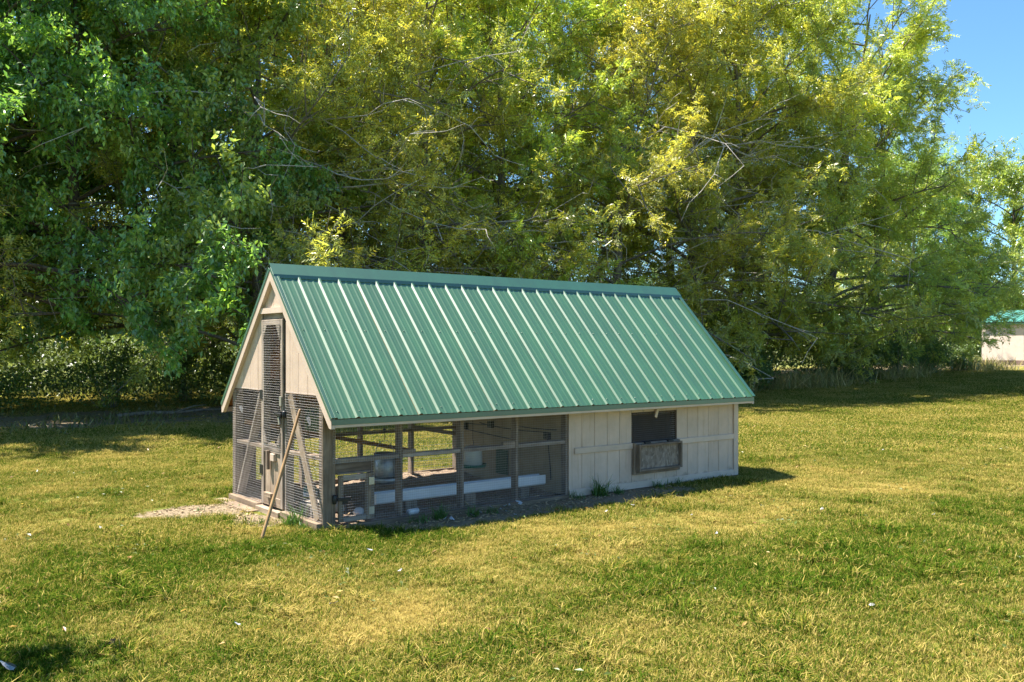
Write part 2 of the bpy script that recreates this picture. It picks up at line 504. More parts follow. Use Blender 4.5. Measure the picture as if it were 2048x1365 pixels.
bump(nt, b, n1.outputs[0], .8, .03)
M['ground'] = m
g = link('ground', np_mesh('ground', Vg, Fg, M['ground'], colg, smooth=True)); tag(g, kind='structure')

# ------------------------------------------------------------------ lawn (uncountable: one object of clumps)
def blades_arrays(n, rad, hmin, hmax, wmin, wmax, lean=.9, seed=0, tuft=0):
    r = np.random.default_rng(seed)
    rr = rad * np.sqrt(r.random(n)); a = r.random(n) * 2 * math.pi
    bx, by = rr * np.cos(a), rr * np.sin(a)
    if tuft:
        tc_ = (r.random((tuft, 2)) - .5) * 1.6 * rad; k = r.integers(0, tuft, n)
        bx = tc_[k, 0] + r.normal(0, rad * .13, n); by = tc_[k, 1] + r.normal(0, rad * .13, n)
    h = hmin + (hmax - hmin) * r.random(n) ** 1.5
    w = (wmin + (wmax - wmin) * r.random(n)) / 2
    ld = r.random(n) * 2 * math.pi; la = lean * (.2 + r.random(n)) * h
    dx, dy = np.cos(ld), np.sin(ld); sd = ld + math.pi / 2 + r.normal(0, .5, n); sx, sy = np.cos(sd), np.sin(sd)
    base = np.stack([bx, by, np.full(n, -.012)], -1); side = np.stack([sx * w, sy * w, 0 * w], -1)
    mid = base + np.stack([dx * la * .35, dy * la * .35, h * .6], -1); tip = base + np.stack([dx * la, dy * la, h * np.clip(1.05 - .32 * la / h, .25, 1)], -1)
    V = np.stack([base - side, base + side, mid + side * .85, mid - side * .85, tip + side * .15, tip - side * .15], 1).reshape(-1, 3)
    o = np.arange(n)[:, None] * 6
    F = np.concatenate([o + np.array([[0, 1, 2, 3]]), o + np.array([[3, 2, 4, 5]])], 0)
    t = np.clip(r.normal(.5, .27, n), 0, 1.2)
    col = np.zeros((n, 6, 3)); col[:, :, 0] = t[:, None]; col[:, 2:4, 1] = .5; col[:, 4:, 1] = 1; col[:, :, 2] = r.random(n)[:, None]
    return V, F, col.reshape(-1, 3)

src = bpy.data.collections.new("lawn_clumps")            # clump meshes the lawn scatters; not linked to the scene
NVAR = 6
for k in range(NVAR):
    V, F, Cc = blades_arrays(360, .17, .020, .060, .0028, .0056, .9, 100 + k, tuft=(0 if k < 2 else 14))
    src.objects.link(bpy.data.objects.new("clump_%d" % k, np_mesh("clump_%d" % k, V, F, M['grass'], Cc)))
for k in range(2):
    V, F, Cc = blades_arrays(110, .15, .05, .11, .004, .008, 1.1, 150 + k, tuft=5)
    src.objects.link(bpy.data.objects.new("clump_%d" % (6 + k), np_mesh("clump_%d" % (6 + k), V, F, M['grass'], Cc)))
for k in range(3):
    V, F, Cc = blades_arrays(420, .55, .03, .075, .007, .013, 1.1, 200 + k, tuft=40)
    src.objects.link(bpy.data.objects.new("clump_%d" % (8 + k), np_mesh("clump_%d" % (8 + k), V, F, M['grass'], Cc)))

def cam_uv(x, y):
    dx, dy = x - CAM.x, y - CAM.y
    fw = dx * math.sin(YAW) + dy * math.cos(YAW); rt = dx * math.cos(YAW) - dy * math.sin(YAW)
    return rt, fw
def scatter(step, d0, d1, seed, margin=1.2):
    r = np.random.default_rng(seed)
    X, Y = np.meshgrid(np.arange(-14, 62, step), np.arange(-8, 30, step))
    X = X + (r.random(X.shape) - .5) * step; Y = Y + (r.random(Y.shape) - .5) * step
    X, Y = X.ravel(), Y.ravel()
    rt, fw = cam_uv(X, Y)
    k = (fw > d0) & (fw < d1) & (np.abs(rt) < .575 * fw + margin)
    return X[k], Y[k], r
P_, S_, Ro_, D_, I_ = [], [], [], [], []
for step, d0, d1, near in ((.125, 3.4, 8.5, 1), (.16, 8.5, 15, 1), (.34, 15, 40, 0)):
    X, Y, r = scatter(step, d0, d1, int(d0 * 10))
    dn = dirtness(X, Y); incoop = (X > -.06) & (X < 6.15) & (Y > -.07) & (Y < 2.36)
    keep = (r.random(len(X)) > dn * 1.05) & ~incoop
    # shaded strip by the wall: sparse
    X, Y = X[keep], Y[keep]; n = len(X)
    dr = dryness(X, Y)
    s = (.72 + .5 * r.random(n)) * (1.12 - .45 * dr) * (.75 + .6 * fbm(X * 1.3, Y * 1.3, 77, 3))
    if near:
        idx = r.integers(0, NVAR, n); big = (r.random(n) < .05 + .10 * (dr < .2)); idx[big] = 6 + r.integers(0, 2, big.sum())
    else: idx = 8 + r.integers(0, 3, n); s = s * .95
    P_.append(np.stack([X, Y, gz(X, Y)], -1)); S_.append(s); Ro_.append(r.random(n) * 6.283); D_.append(dr + r.normal(0, .05, n)); I_.append(idx)
P_ = np.concatenate(P_); S_ = np.concatenate(S_); Ro_ = np.concatenate(Ro_); D_ = np.concatenate(D_); I_ = np.concatenate(I_)
me = bpy.data.meshes.new("lawn_grass")
me.vertices.add(len(P_)); me.vertices.foreach_set("co", P_.astype(np.float32).ravel())
for nm, arr in (("scl", S_), ("dry", D_), ("rz", Ro_)):
    a = me.attributes.new(nm, 'FLOAT', 'POINT'); a.data.foreach_set("value", arr.astype(np.float32))
a = me.attributes.new("idx", 'INT', 'POINT'); a.data.foreach_set("value", I_.astype(np.int32))
me.materials.append(M['grass'])
lawn = link("lawn_grass", me); tag(lawn, kind="stuff")
lawn["label"] = "mown lawn of green and straw coloured grass around the coop"
ng = bpy.data.node_groups.new("lawn_scatter", 'GeometryNodeTree')
ng.interface.new_socket("Geometry", in_out='INPUT', socket_type='NodeSocketGeometry')
ng.interface.new_socket("Geometry", in_out='OUTPUT', socket_type='NodeSocketGeometry')
gi = ng.nodes.new('NodeGroupInput'); go = ng.nodes.new('NodeGroupOutput')
m2p = ng.nodes.new('GeometryNodeMeshToPoints'); iop = ng.nodes.new('GeometryNodeInstanceOnPoints')
ci = ng.nodes.new('GeometryNodeCollectionInfo'); ci.inputs['Collection'].default_value = src
ci.inputs['Separate Children'].default_value = True; ci.inputs['Reset Children'].default_value = True
def na(nm, t):
    n = ng.nodes.new('GeometryNodeInputNamedAttribute'); n.data_type = t; n.inputs['Name'].default_value = nm; return n.outputs['Attribute']
cx = ng.nodes.new('ShaderNodeCombineXYZ'); e2r = ng.nodes.new('FunctionNodeEulerToRotation')
ng.links.new(na("rz", 'FLOAT'), cx.inputs['Z']); ng.links.new(cx.outputs[0], e2r.inputs[0])
ng.links.new(gi.outputs[0], m2p.inputs['Mesh']); ng.links.new(m2p.outputs[0], iop.inputs['Points'])
ng.links.new(ci.outputs[0], iop.inputs['Instance']); iop.inputs['Pick Instance'].default_value = True
ng.links.new(na("idx", 'INT'), iop.inputs['Instance Index']); ng.links.new(e2r.outputs[0], iop.inputs['Rotation'])
ng.links.new(na("scl", 'FLOAT'), iop.inputs['Scale']); ng.links.new(iop.outputs[0], go.inputs[0])
md = lawn.modifiers.new("scatter", 'NODES'); md.node_group = ng

# ------------------------------------------------------------------ coop
LX, WY = 6.096, 2.286
SL = 1.064                                  # roof slope (rise per metre)
ZE = 1.046                                  # metal edge height at the eave, y = -0.253
YE = -.253
def zroof(y):                               # top of sheathing
    y = np.minimum(y, WY - y)
    return ZE - .012 + (y - YE) * SL
coop = empty('chicken_coop', (0, 0, 0))
tag(coop, 'cream and green gabled chicken coop with a wire mesh run at its left end', 'chicken coop')

# timbers of the run
def post(x, y, z, mat=M['wood'], name='post'): return box(name, x, y, z, mat, coop)
post((0, .091), (.0, .089), (-.06, 1.225))
post((.0, .089), (WY - .089, WY), (-.06, 1.225))
post((.0945, .132), (.006, .09), (0, 1.24), name='stud')
for a, c_ in ((.828, .866), (1.568, 1.606), (2.294, 2.332)): post((a, c_), (.002, .091), (.02, 1.235), name='stud')
post((3.022, 3.0585), (.004, .093), (.0, 1.235), name='stud')
for a in (.80, 1.575, 2.31, 3.0): post((a, a + .038), (WY - .091, WY - .002), (.02, 1.235), name='stud')
# rails (laid flat, top faces up)
for a, c_ in ((.134, .826), (.868, 1.566), (1.608, 2.292), (2.334, 3.02)):
    box('rail', (a, c_), (.008, .092), (.598, .638), M['wood_grey'], coop)
box('rail', (.866, 1.02), (.002, .05), (.6385, .675), M['wood'], coop)
box('rail', (2.13, 2.29), (.01, .06), (.6385, .672), M['plank'], coop)
for a, c_ in ((.09, .798), (.84, 1.573), (1.615, 2.308), (2.35, 2.998)):
    box('rail', (a, c_), (WY - .09, WY - .012), (.615, .653), M['wood'], coop)
beam('brace', (.095, WY - .12, .86), (2.29, WY - .12, .375), .036, .05, M['sheath'], coop)
beam('brace', (2.34, WY - .075, .672), (2.99, WY - .075, .55), .036, .05, M['wood'], coop)
box('header_board', (.134, .545), (.012, .06), (.492, .5965), M['wood'], coop)
box('stud', (.502, .547), (.002, .07), (.03, .4905), M['wood'], coop)
box('rail', (.15, .50), (-.004, .05), (.489, .508), M['wood_grey'], coop)
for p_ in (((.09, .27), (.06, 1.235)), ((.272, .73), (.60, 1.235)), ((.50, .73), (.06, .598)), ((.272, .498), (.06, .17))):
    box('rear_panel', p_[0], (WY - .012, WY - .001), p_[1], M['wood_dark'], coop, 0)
# skids and base boards
box('base_board', (.1, 3.07), (-.035, .035), (-.07, .012), M['skid'], coop)
box('base_board', (.1, 3.07), (2.25, 2.30), (-.07, .09), M['skid'], coop)
box('base_board', (-.055, .03), (.02, .86), (-.07, .045), M['skid'], coop)
box('base_board', (-.055, .03), (1.45, 2.27), (-.07, .045), M['skid'], coop)
box('threshold', (-.075, .04), (.862, 1.448), (-.07, .032), M['plank'], coop)
box('skid', (-.19, -.06), (1.36, 2.36), (-.09, -.01), M['skid'], coop)
# gable frame: door jambs, rails, braces
box('door_jamb', (.0, .088), (1.425, 1.463), (.0, 2.0), M['wood_grey'], coop)
box('door_jamb', (.0, .088), (.834, .872), (.0, 2.0), M['wood_grey'], coop)
box('door_header', (.012, .09), (.872, 1.425), (1.992, 2.06), M['wood_grey'], coop)
box('rail', (.01, .1), (1.4635, 2.197), (.622, .662), M['plank'], coop)
box('rail', (.01, .1), (.089, .8335), (.622, .662), M['plank'], coop)
beam('brace', (.05, 1.52, 1.222), (.05, 2.17, .06), .088, .036, M['wood_grey'], coop, up=(0, 1, .55))
beam('brace', (.006, .735, 1.225), (.006, .115, .06), .004 + .02, .105, M['plank'], coop, up=(0, 1, .55))
# wire mesh
def wire_panel(parent, plane, a0, a1, z0, z1, d, step=.0254, t=.00105, name='wire_mesh'):
    lst = []
    def P(a, z, dd): return (dd, a, z) if plane == 'x' else (a, dd, z)
    ph = random.random()
    for i in range(int((z1 - z0) / step) + 1):
        z = z0 + i * step
        n = 5
        aa = np.linspace(a0, a1, n)
        wob = RNG.normal(0, .0014, n)
        lst.append(tube_arrays([P(a, z + w, d + w * .8) for a, w in zip(aa, wob)], t, 4))
    for i in range(int((a1 - a0) / step) + 1):
        a = a0 + i * step
        n = 4
        zz = np.linspace(z0, z1, n)
        wob = RNG.normal(0, .0012, n)
        lst.append(tube_arrays([P(a + w, z, d - .0015) for z, w in zip(zz, wob)], t * .7, 4))
    v, q = join_arrays(lst)
    o = link(name, np_mesh(name, v, q, M['wire']), parent); o['kind'] = 'stuff'
    return o
wire_panel(coop, 'x', .02, .845, .03, 1.25, -.005)
wire_panel(coop, 'x', 1.45, 2.28, .03, 1.25, -.005)
wire_panel(coop, 'y', .10, .84, .60, 1.22, -.005)
wire_panel(coop, 'y', .51, .84, .02, .60, -.005)
wire_panel(coop, 'y', .845, 1.585, .02, 1.22, -.005)
wire_panel(coop, 'y', 1.59, 2.31, .02, 1.22, -.005)
wire_panel(coop, 'y', 2.315, 3.04, .02, 1.22, -.005)
wire_panel(coop, 'y', .06, 3.04, .06, 1.22, WY + .004, .05)

# siding boards of the gable
def seg_boards(y0, y1, zlow, gable_x0, gable_x1):
    br = sorted(set([y0, y1] + [1.143 + .2032 * k for k in range(-6, 7) if y0 < 1.143 + .2032 * k < y1]))
    for a, c_ in zip(br, br[1:]):
        ga = .003 if a in br[1:] else 0; gc_ = .003 if c_ in br[:-1] else 0
        a2, c2 = a + ga, c_ - gc_
        top = lambda y: float(zroof(y)) - .03
        if top(a2) <= zlow and top(c2) <= zlow: continue
        poly = [(a2, zlow), (c2, zlow)]
        if top(c2) > zlow + .002: poly.append((c2, top(c2)))
        if top(a2) > zlow + .002: poly.append((a2, top(a2)))
        if len(poly) < 3: continue
        prism('siding_board', poly, 'x', gable_x0, gable_x1, M['siding'], coop)
seg_boards(.0, .868, 1.238, 0, .014)
seg_boards(1.447, WY, 1.238, 0, .014)
seg_boards(.868, 1.447, 2.052, 0, .014)
prism('sheathing', [(.02, 1.245), (.866, 1.245), (.866, 2.10), (.87, 2.10)], 'x', .0145, .022, M['groove'], coop)
prism('sheathing', [(WY - .02, 1.245), (WY - .866, 1.245), (WY - .866, 2.10), (WY - .87, 2.10)], 'x', .0145, .022, M['groove'], coop)
prism('sheathing', [(.87, 2.062), (1.445, 2.062), (1.36, 2.25), (1.143, 2.46), (.93, 2.25)], 'x', .0145, .022, M['groove'], coop)
# rake boards: 2x4 on the gables
def rake(x0, x1, side, name='rake_board', w=.128, mat=M['trim']):
    yo = YE + .005; ym = 1.143
    zt = lambda y: ZE - .018 + (y - YE) * SL
    poly = [(yo, zt(yo) - .085), (yo, zt(yo)), (ym, zt(ym)), (ym, zt(ym) - w), (yo + .045, zt(yo + .045) - w)]
    if side: poly = [(WY - a, b_) for a, b_ in poly][::-1]
    return prism(name, poly, 'x', x0, x1, mat, coop)
for s_ in (0, 1):
    rake(-.040, -.001, s_); rake(LX + .001, LX + .040, s_)
prism('header_trim', [(.862, 2.050), (1.548, 2.050), (1.49, 2.107), (.872, 2.107)], 'x', -.028, -.0012, M['trim'], coop)

# right half: wall boards either side of and around the window
xs = [3.062 + .2032 * k for k in range(15)] + [LX]
for k in range(15):
    a, c_ = xs[k] + .0028, xs[k + 1] - .0028
    if 4.07 < a and c_ < 4.91:
        prism('siding_board', [(a, .905), (c_, .905), (c_, 1.235), (a, 1.235)], 'y', 0, .013, M['siding'], coop)
        prism('siding_board', [(a, .0), (c_, .0), (c_, .535), (a, .535)], 'y', 0, .013, M['siding'], coop)
    else:
        prism('siding_board', [(a, .0), (c_, .0), (c_, 1.235), (a, 1.235)], 'y', 0, .013, M['siding'], coop)
for x0, x1, z0, z1 in ((3.064, 4.082, .01, 1.235), (4.9, LX - .004, .01, 1.235), (4.082, 4.9, .905, 1.235), (4.082, 4.9, .01, .535)):
    box('sheathing', (x0, x1), (.0135, .022), (z0, z1), M['groove'], coop, 0)
box('corner_trim', (6.008, LX + .002), (-.021, -.001), (-.02, 1.2), M['trim'], coop)
box('band_trim', (3.144, 4.081), (-.021, -.001), (.470, .538), M['trim'], coop)
box('band_trim', (4.907, 6.0065), (-.021, -.001), (.472, .538), M['trim'], coop)
box('bottom_trim', (3.066, 6.0065), (-.019, -.001), (-.02, .062), M['trim'], coop)
box('siding_panel', (LX - .014, LX), (.014, WY - .014), (.0, 1.235), M['siding'], coop, 0)
prism('siding_panel', [(.03, 1.236), (WY - .03, 1.236), (1.143, 2.47)], 'x', LX - .014, LX, M['siding'], coop)
box('siding_panel', (3.062, LX - .015), (WY - .013, WY), (.0, 1.235), M['siding'], coop, 0)
# partition at the back of the run
for k in range(11):
    a = .03 + .2032 * k + .0025; c_ = min(a + .1985, WY - .03)
    box('partition_board', (3.062, 3.074), (a, c_), (.0, min(1.24, float(zroof(max(.05, min(a, WY - c_))) - .06))), M['tan_board'], coop, 0)
box('partition_backing', (3.075, 3.085), (.03, WY - .03), (.0, 1.18), M['groove'], coop, 0)
prism('partition_backing', [(.06, 1.20), (WY - .06, 1.20), (1.143, 2.40)], 'x', 3.064, 3.076, M['tan_board'], coop)
box('pop_door', (3.045, 3.060), (1.13, 1.37), (.11, .42), M['greend'], coop)
for yy, zz in ((1.47, .72), (.355, .66), (2.035, .665)):
    box('outlet_box', (3.015, 3.060), (yy - .045, yy + .045), (zz - .042, zz + .042), M['black'], coop)
for pts in ([(3.05, 2.08, .70), (3.04, 1.7, .69), (3.05, 1.47, .72)], [(3.05, 1.72, .725), (3.045, 1.2, .665), (3.05, .36, .70)],
            [(3.05, 2.05, .62), (3.04, 1.5, .585), (3.05, 1.06, .565)], [(3.05, .9, .735), (3.04, .5, .72), (3.05, .2, .74)], [(3.05, .36, .62), (3.05, .32, .4), (3.05, .30, .15)]):
    p = np.array(pts); t = np.linspace(0, 1, 9)[:, None]
    cv = (1 - t) ** 2 * p[0] + 2 * t * (1 - t) * p[1] + t ** 2 * p[2]
    tube('cable', cv, .006, M['black'], coop, 6)
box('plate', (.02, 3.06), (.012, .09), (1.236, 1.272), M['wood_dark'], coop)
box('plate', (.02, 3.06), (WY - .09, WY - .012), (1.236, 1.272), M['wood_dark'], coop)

# window opening with mesh, jambs and the fallen-open flap
win = empty('window', (0, 0, 0)); win.parent = coop
box('jamb', (4.868, 4.903), (.003, .09), (.54, .903), M['wood_dark'], win)
box('jamb', (4.084, 4.119), (.024, .09), (.54, .903), M['wood_dark'], win)
box('sill', (4.120, 4.867), (.003, .09), (.50, .5385), M['wood_dark'], win)
box('lintel', (4.120, 4.867), (.024, .09), (.8705, .903), M['wood_dark'], win)
wire_panel(win, 'y', 4.09, 4.89, .53, .90, .012, .0254)
flap = empty('window_flap', (0, 0, 0)); flap.parent = coop; flap['label'] = 'weathered drop-down flap hanging open below the mesh window'
box('back_frame', (4.083, 4.113), (-.046, -.0012), (.152, .536), M['wood'], flap)
box('back_frame', (4.874, 4.904), (-.046, -.0012), (.152, .536), M['wood'], flap)
box('back_frame', (4.114, 4.873), (-.046, -.0012), (.152, .182), M['wood'], flap)
box('back_frame', (4.114, 4.873), (-.046, -.0012), (.506, .536), M['wood_grey'], flap)
box('flap_side', (4.108, 4.134), (-.112, -.047), (.193, .522), M['wood'], flap)
box('flap_side', (4.850, 4.876), (-.112, -.047), (.193, .522), M['wood'], flap)
box('flap_bottom', (4.1345, 4.8495), (-.112, -.047), (.193, .218), M['wood'], flap)
box('flap_top', (4.1345, 4.8495), (-.112, -.047), (.497, .522), M['wood'], flap)
box('flap_panel', (4.1345, 4.8495), (-.066, -.054), (.2185, .4965), M['osb'], flap, 0)
for x in (4.25, 4.66): box('hinge', (x, x + .1), (-.07, -.01), (.5225, .540), M['black'], flap, .002)
beam('turn_button', (4.537, -.022, .985), (4.474, -.022, .832), .022, .044, M['trim'], coop, up=(1, 0, 0))
lathe('screw', [(.006, 0), (.006, .004), (.002, .006)], M['black'], coop, 8, (4.53, -.033, .965))
box('cleat', (4.30, 4.36), (-.016, -.001), (.955, .995), M['siding'], coop)

# screen door in the gable
door = empty('screen_door', (0, 0, 0)); door.parent = coop
DX = (-.018, .014)
box('stile', DX, (1.358, 1.420), (.055, 1.985), M['wood_grey'], door)
box('stile', DX, (.878, .936), (.055, 1.985), M['wood_grey'], door)
box('rail', DX, (.9365, 1.3575), (1.930, 1.985), M['wood_grey'], door)
box('rail', DX, (.9365, 1.3575), (.605, .70), M['wood_grey'], door)
box('rail', DX, (.9365, 1.3575), (.055, .15), M['plank'], door)
for k in range(3):
    a = .9385 + k * .1395
    box('plank', (-.004, .010), (a, a + .136), (.1505, .6045), M['plank'], door)
box('turn_latch', (-.05, -.019), (1.19, 1.235), (.43, .63), M['wood'], door)
box('catch_block', (-.036, -.0045), (1.06, 1.155), (.525, .60), M['trim'], door)
box('hand_hold', (-.062, -.0185), (1.08, 1.26), (.150, .195), M['plank'], door)
def gusset(y0, z0, y1, z1):
    prism('gusset', [(y0, z0), (y1, z0), (y0, z1)], 'x', -.026, -.0185, M['wood_grey'], door)
gusset(.935, 1.932, 1.03, 1.77); gusset(1.359, 1.932, 1.27, 1.77); gusset(1.359, .698, 1.25, .87); gusset(.935, .698, 1.02, .83)
wire_panel(door, 'x', .925, 1.365, .66, 1.975, -.0275)
box('latch_plate', (-.032, -.019), (.885, .93), (1.10, 1.20), M['steel'], door, .002)
lt = beam('latch_bolt', (-.045, .85, 1.015), (-.045, 1.01, 1.02), .018, .028, M['black'], door)
box('latch_plate', (-.036, -.019), (.89, .965), (.975, 1.05), M['black'], door, .002)
beam('latch_hasp', (-.04, .93, .99), (-.04, .905, .915), .012, .03, M['steel'], door)
lathe('latch_catch', [(.02, 0), (.024, .01), (.024, .06), (.018, .07)], M['black'], coop, 10, (-.012, .845, .985))
# hinges on its far side
for z in (.36, 1.15): box('hinge', (-.024, -.0185), (1.38, 1.455), (z, z + .10), M['black'], door, .002)

# small hatch at the front
hat = empty('hatch_door', (0, 0, 0)); hat.parent = coop
HY = (-.026, .000)
box('stile', (.150, .197), HY, (.04, .484), M['wood'], hat)
box('stile', (.440, .496), HY, (.04, .484), M['wood'], hat)
box('rail', (.1975, .4395), HY, (.435, .484), M['wood_grey'], hat)
box('rail', (.1975, .4395), HY, (.04, .092), M['wood_grey'], hat)
wire_panel(hat, 'y', .17, .46, .075, .46, -.0285)
for z in (.37, .085): box('hinge', (.468, .528), (-.033, -.0265), (z, z + .075), M['steel'], hat, .002)
box('latch_bolt', (.128, .268), (-.05, -.030), (.246, .274), M['black'], hat)
box('latch_plate', (.185, .245), (-.034, -.0265), (.215, .262), M['black'], hat, .002)
lathe('latch_catch', [(.016, 0), (.02, .01), (.02, .075), (.014, .085)], M['black'], coop, 10, (.112, -.013, .22))

# roof: sheathing, panels with ribs, cap and trims
for sgn in (0, 1):
    def Y(y): return WY - y if sgn else y
    poly = [(Y(YE + .012), ZE - .018), (Y(1.143), ZE - .018 + (1.143 - YE - .012) * SL), (Y(1.143), ZE - .034 + (1.143 - YE - .012) * SL), (Y(YE + .012), ZE - .034)]
    prism('roof_sheathing', poly, 'x', -.0005, LX + .0005, M['sheath'], coop)
for k in range(6):
    x = .3 + k * 1.1
    for sgn in (0, 1):
        a, c_ = (YE + .05, 1.12)
        if sgn: a, c_ = WY - a, WY - c_
        beam('rafter', (x, a, float(zroof(a)) - .075), (x, c_, float(zroof(c_)) - .075), .038, .085, M['sheath'], coop)
RIB = .2286
def roof_panel(x0, n, sgn):
    """a steel panel of n ribs; profile across x, straight down the slope."""
    prof = []
    for k in range(n):
        b_ = x0 + k * RIB
        prof += [(b_ - .026, 0), (b_ - .009, .0175), (b_ + .009, .0175), (b_ + .026, 0)]
        for q in (.0762, .1524):
            prof += [(b_ + q - .018, 0), (b_ + q - .005, .0032), (b_ + q + .005, .0032), (b_ + q + .018, 0)]
    prof.append((x0 + n * RIB - .0305, 0))
    prof = [p for p in prof if p[0] < LX + .040]
    nrm = Vector((0, -SL, 1)).normalized()
    V = []
    for (y, z) in ((YE - .004, ZE - .004), (.40, None), (1.128, None)):
        if z is None: z = ZE + (y - YE) * SL
        for px, h in prof: V.append((px, y + nrm.y * h, z + nrm.z * h))
    n_ = len(prof)
    V = np.array(V)
    if sgn: V[:, 1] = WY - V[:, 1]
    F = [(r_ * n_ + i, r_ * n_ + i + 1, (r_ + 1) * n_ + i + 1, (r_ + 1) * n_ + i) for r_ in range(2) for i in range(n_ - 1)]
    o = link('roof_panel', np_mesh('roof_panel', V, F, M['roof']), coop)
    s = o.modifiers.new('thickness', 'SOLIDIFY'); s.thickness = .0012; s.offset = 0
    return o
for sgn in (0, 1):
    x0 = .0
    k = 0
    while x0 < LX - .02:
        n = 4 if LX - x0 > 4 * RIB + .1 else int((LX - x0) / RIB) + 1
        roof_panel(x0 if k else x0, n, sgn); x0 += n * RIB; k += 1
# screws, two rows a slope (one joined part each: far too small to pick apart)
bm = bmesh.new()
nrm = Vector((0, -SL, 1)).normalized()
for k in range(27):
    for y in (-.20, .52):
        x = .045 + k * RIB
        if x > LX: continue
        c0 = Vector((x, y, ZE + (y - YE) * SL))
        rot = nrm.to_track_quat('Z', 'Y').to_matrix().to_4x4()
        bmesh.ops.create_cone(bm, cap_ends=True, segments=8, radius1=.0075, radius2=.004, depth=.009, matrix=Matrix.Translation(c0 + nrm * .004) @ rot)
sc_ = finish(bm, 'roof_screws', M['roof_trim'], coop); sc_['kind'] = 'stuff'
# ridge cap
zc = ZE + (1.143 - YE) * SL
capw = .112
poly = []
out_ = [(1.143 - capw - .004, -.006), (1.143 - capw, .016), (1.143, None), (1.143 + capw, .016), (1.143 + capw + .004, -.006)]
def capz(y, off): return ZE + (min(y, WY - y) - YE) * SL + .022 / math.cos(math.atan(SL)) * 1.0 + off
top_ = [(1.143 - capw - .012, capz(1.143 - capw - .012, -.022)), (1.143 - capw, capz(1.143 - capw, .004)), (1.143, capz(1.143, .004)), (1.143 + capw, capz(1.143 + capw, .004)), (1.143 + capw + .012, capz(1.143 + capw + .012, -.022))]
bot_ = [(y + (.003 if y < 1.143 else -.003 if y > 1.143 else 0), z - .004) for y, z in top_][::-1]
prism('ridge_cap', top_ + bot_, 'x', -.048, LX + .046, M['roof_trim'], coop)
# wavy closure strips under the cap
for sgn in (0, 1):
    y0 = 1.143 - capw + .012
    a = (y0, ZE + (y0 - YE) * SL - .001); c_ = (y0, ZE + (y0 - YE) * SL + .026); d_ = (y0 + .03, ZE + (y0 + .03 - YE) * SL + .02); e_ = (y0 + .03, ZE + (y0 + .03 - YE) * SL - .001)
    pl = [a, c_, d_, e_]
    if sgn: pl = [(WY - p, q) for p, q in pl][::-1]
    prism('closure_strip', pl, 'x', .03, LX - .03, M['roof_trim'], coop)
# eave trim and fascia
for sgn in (0, 1):
    def YY(a, b_): return (WY - b_, WY - a) if sgn else (a, b_)
    box('eave_trim', (-.036, LX + .036), YY(YE + .0, YE + .006), (ZE - .062, ZE - .010), M['roof_trim'], coop, .001)
    box('fascia', (.0, LX), YY(YE + .0065, YE + .040), (ZE - .088, ZE - .034), M['trim'], coop)
# rake metal trims: a raised strip over the panel edge and a narrow face over the rake board
for x0, x1, xf in ((-.046, .004, -.0455), (LX - .012, LX + .046, LX + .0415)):
    for sgn in (0, 1):
        a = (YE - .004, ZE - .004); c_ = (1.13, ZE + (1.13 - YE) * SL - .0)
        p0 = Vector(((x0 + x1) / 2, a[0], a[1])) + nrm * .0135; p1 = Vector(((x0 + x1) / 2, c_[0], c_[1])) + nrm * .0135
        q0 = Vector((xf + .002, a[0], a[1])) - nrm * .006; q1 = Vector((xf + .002, c_[0], c_[1])) - nrm * .006
        up = nrm
        if sgn:
            for v in (p0, p1, q0, q1): v.y = WY - v.y
            up = Vector((0, -nrm.y, nrm.z))
        beam('rake_trim', p0, p1, x1 - x0, .005, M['roof_trim'], coop, up, .0015)
        beam('rake_trim', q0, q1, .004, .034, M['roof_trim'], coop, up, .001)

# ------------------------------------------------------------------ things in and around the coop
t = empty('wooden_pole', (-.585, .034, -.03)); tag(t, 'plain wooden broom handle leaning on the mesh beside the screen door', 'pole')
tv = Vector((-.052, .394, 1.09)) - Vector((-.585, .034, -.03))
pts = [tv * s for s in np.linspace(0, 1, 7)]
rad = [.0155, .0165, .0165, .0165, .0165, .0165, .0125]
v, q = tube_arrays(pts, rad, 12)
hd = link('handle', np_mesh('handle', v, q, M['pole'], smooth=True), t)
uvl = hd.data.uv_layers.new(name='UV')
vc = v[[l.vertex_index for l in hd.data.loops]]
uvl.data.foreach_set('uv', np.stack([vc[:, 2], np.arctan2(vc[:, 1], vc[:, 0]) * .05], -1).astype(np.float32).ravel())
lathe('tip', [(.0125, -.002), (.011, .006), (.006, .011)], M['pole'], t, 12, tuple(tv))

t = empty('hanging_feeder', (1.23, 1.0, .20)); tag(t, 'round galvanized metal poultry feeder hanging inside the run', 'feeder')
lathe('hopper', [(.105, .055), (.118, .08), (.120, .33), (.114, .332), (.112, .10)], M['galv'], t, 28)
lathe('pan', [(.13, 0), (.165, .012), (.172, .065), (.168, .066), (.155, .02), (.05, .018)], M['galv'], t, 28)
an = np.linspace(0, math.pi, 15)
tube('bail', np.stack([.118 * np.cos(an), 0 * an, .30 + .17 * np.sin(an)], -1), .0035, M['wire'], t, 6)
tube('hanger', [(0, 0, .47), (.004, 0, .6), (-.003, 0, .8), (0, 0, 1.25), (0, .0, 1.95)], .003, M['black'], t, 5)
lathe('knot', [(.006, 0), (.02, .012), (.02, .03), (.006, .045)], M['black'], t, 8, (0, 0, .56))

t = empty('hanging_waterer', (2.43, 1.0, .27)); tag(t, 'milky plastic hanging waterer with a green drinking dish', 'waterer')
lathe('tank', [(.10, .03), (.112, .04), (.108, .22), (.09, .255), (.03, .262)], M['milky'], t, 28)
lathe('dish', [(.10, 0), (.15, .006), (.162, .045), (.156, .046), (.142, .016), (.06, .014)], M['greenp'], t, 28)
tube('hook', [(0, 0, .26), (.012, 0, .29), (0, 0, .33), (0, 0, .7), (0, 0, 1.9)], .004, M['black'], t, 6)

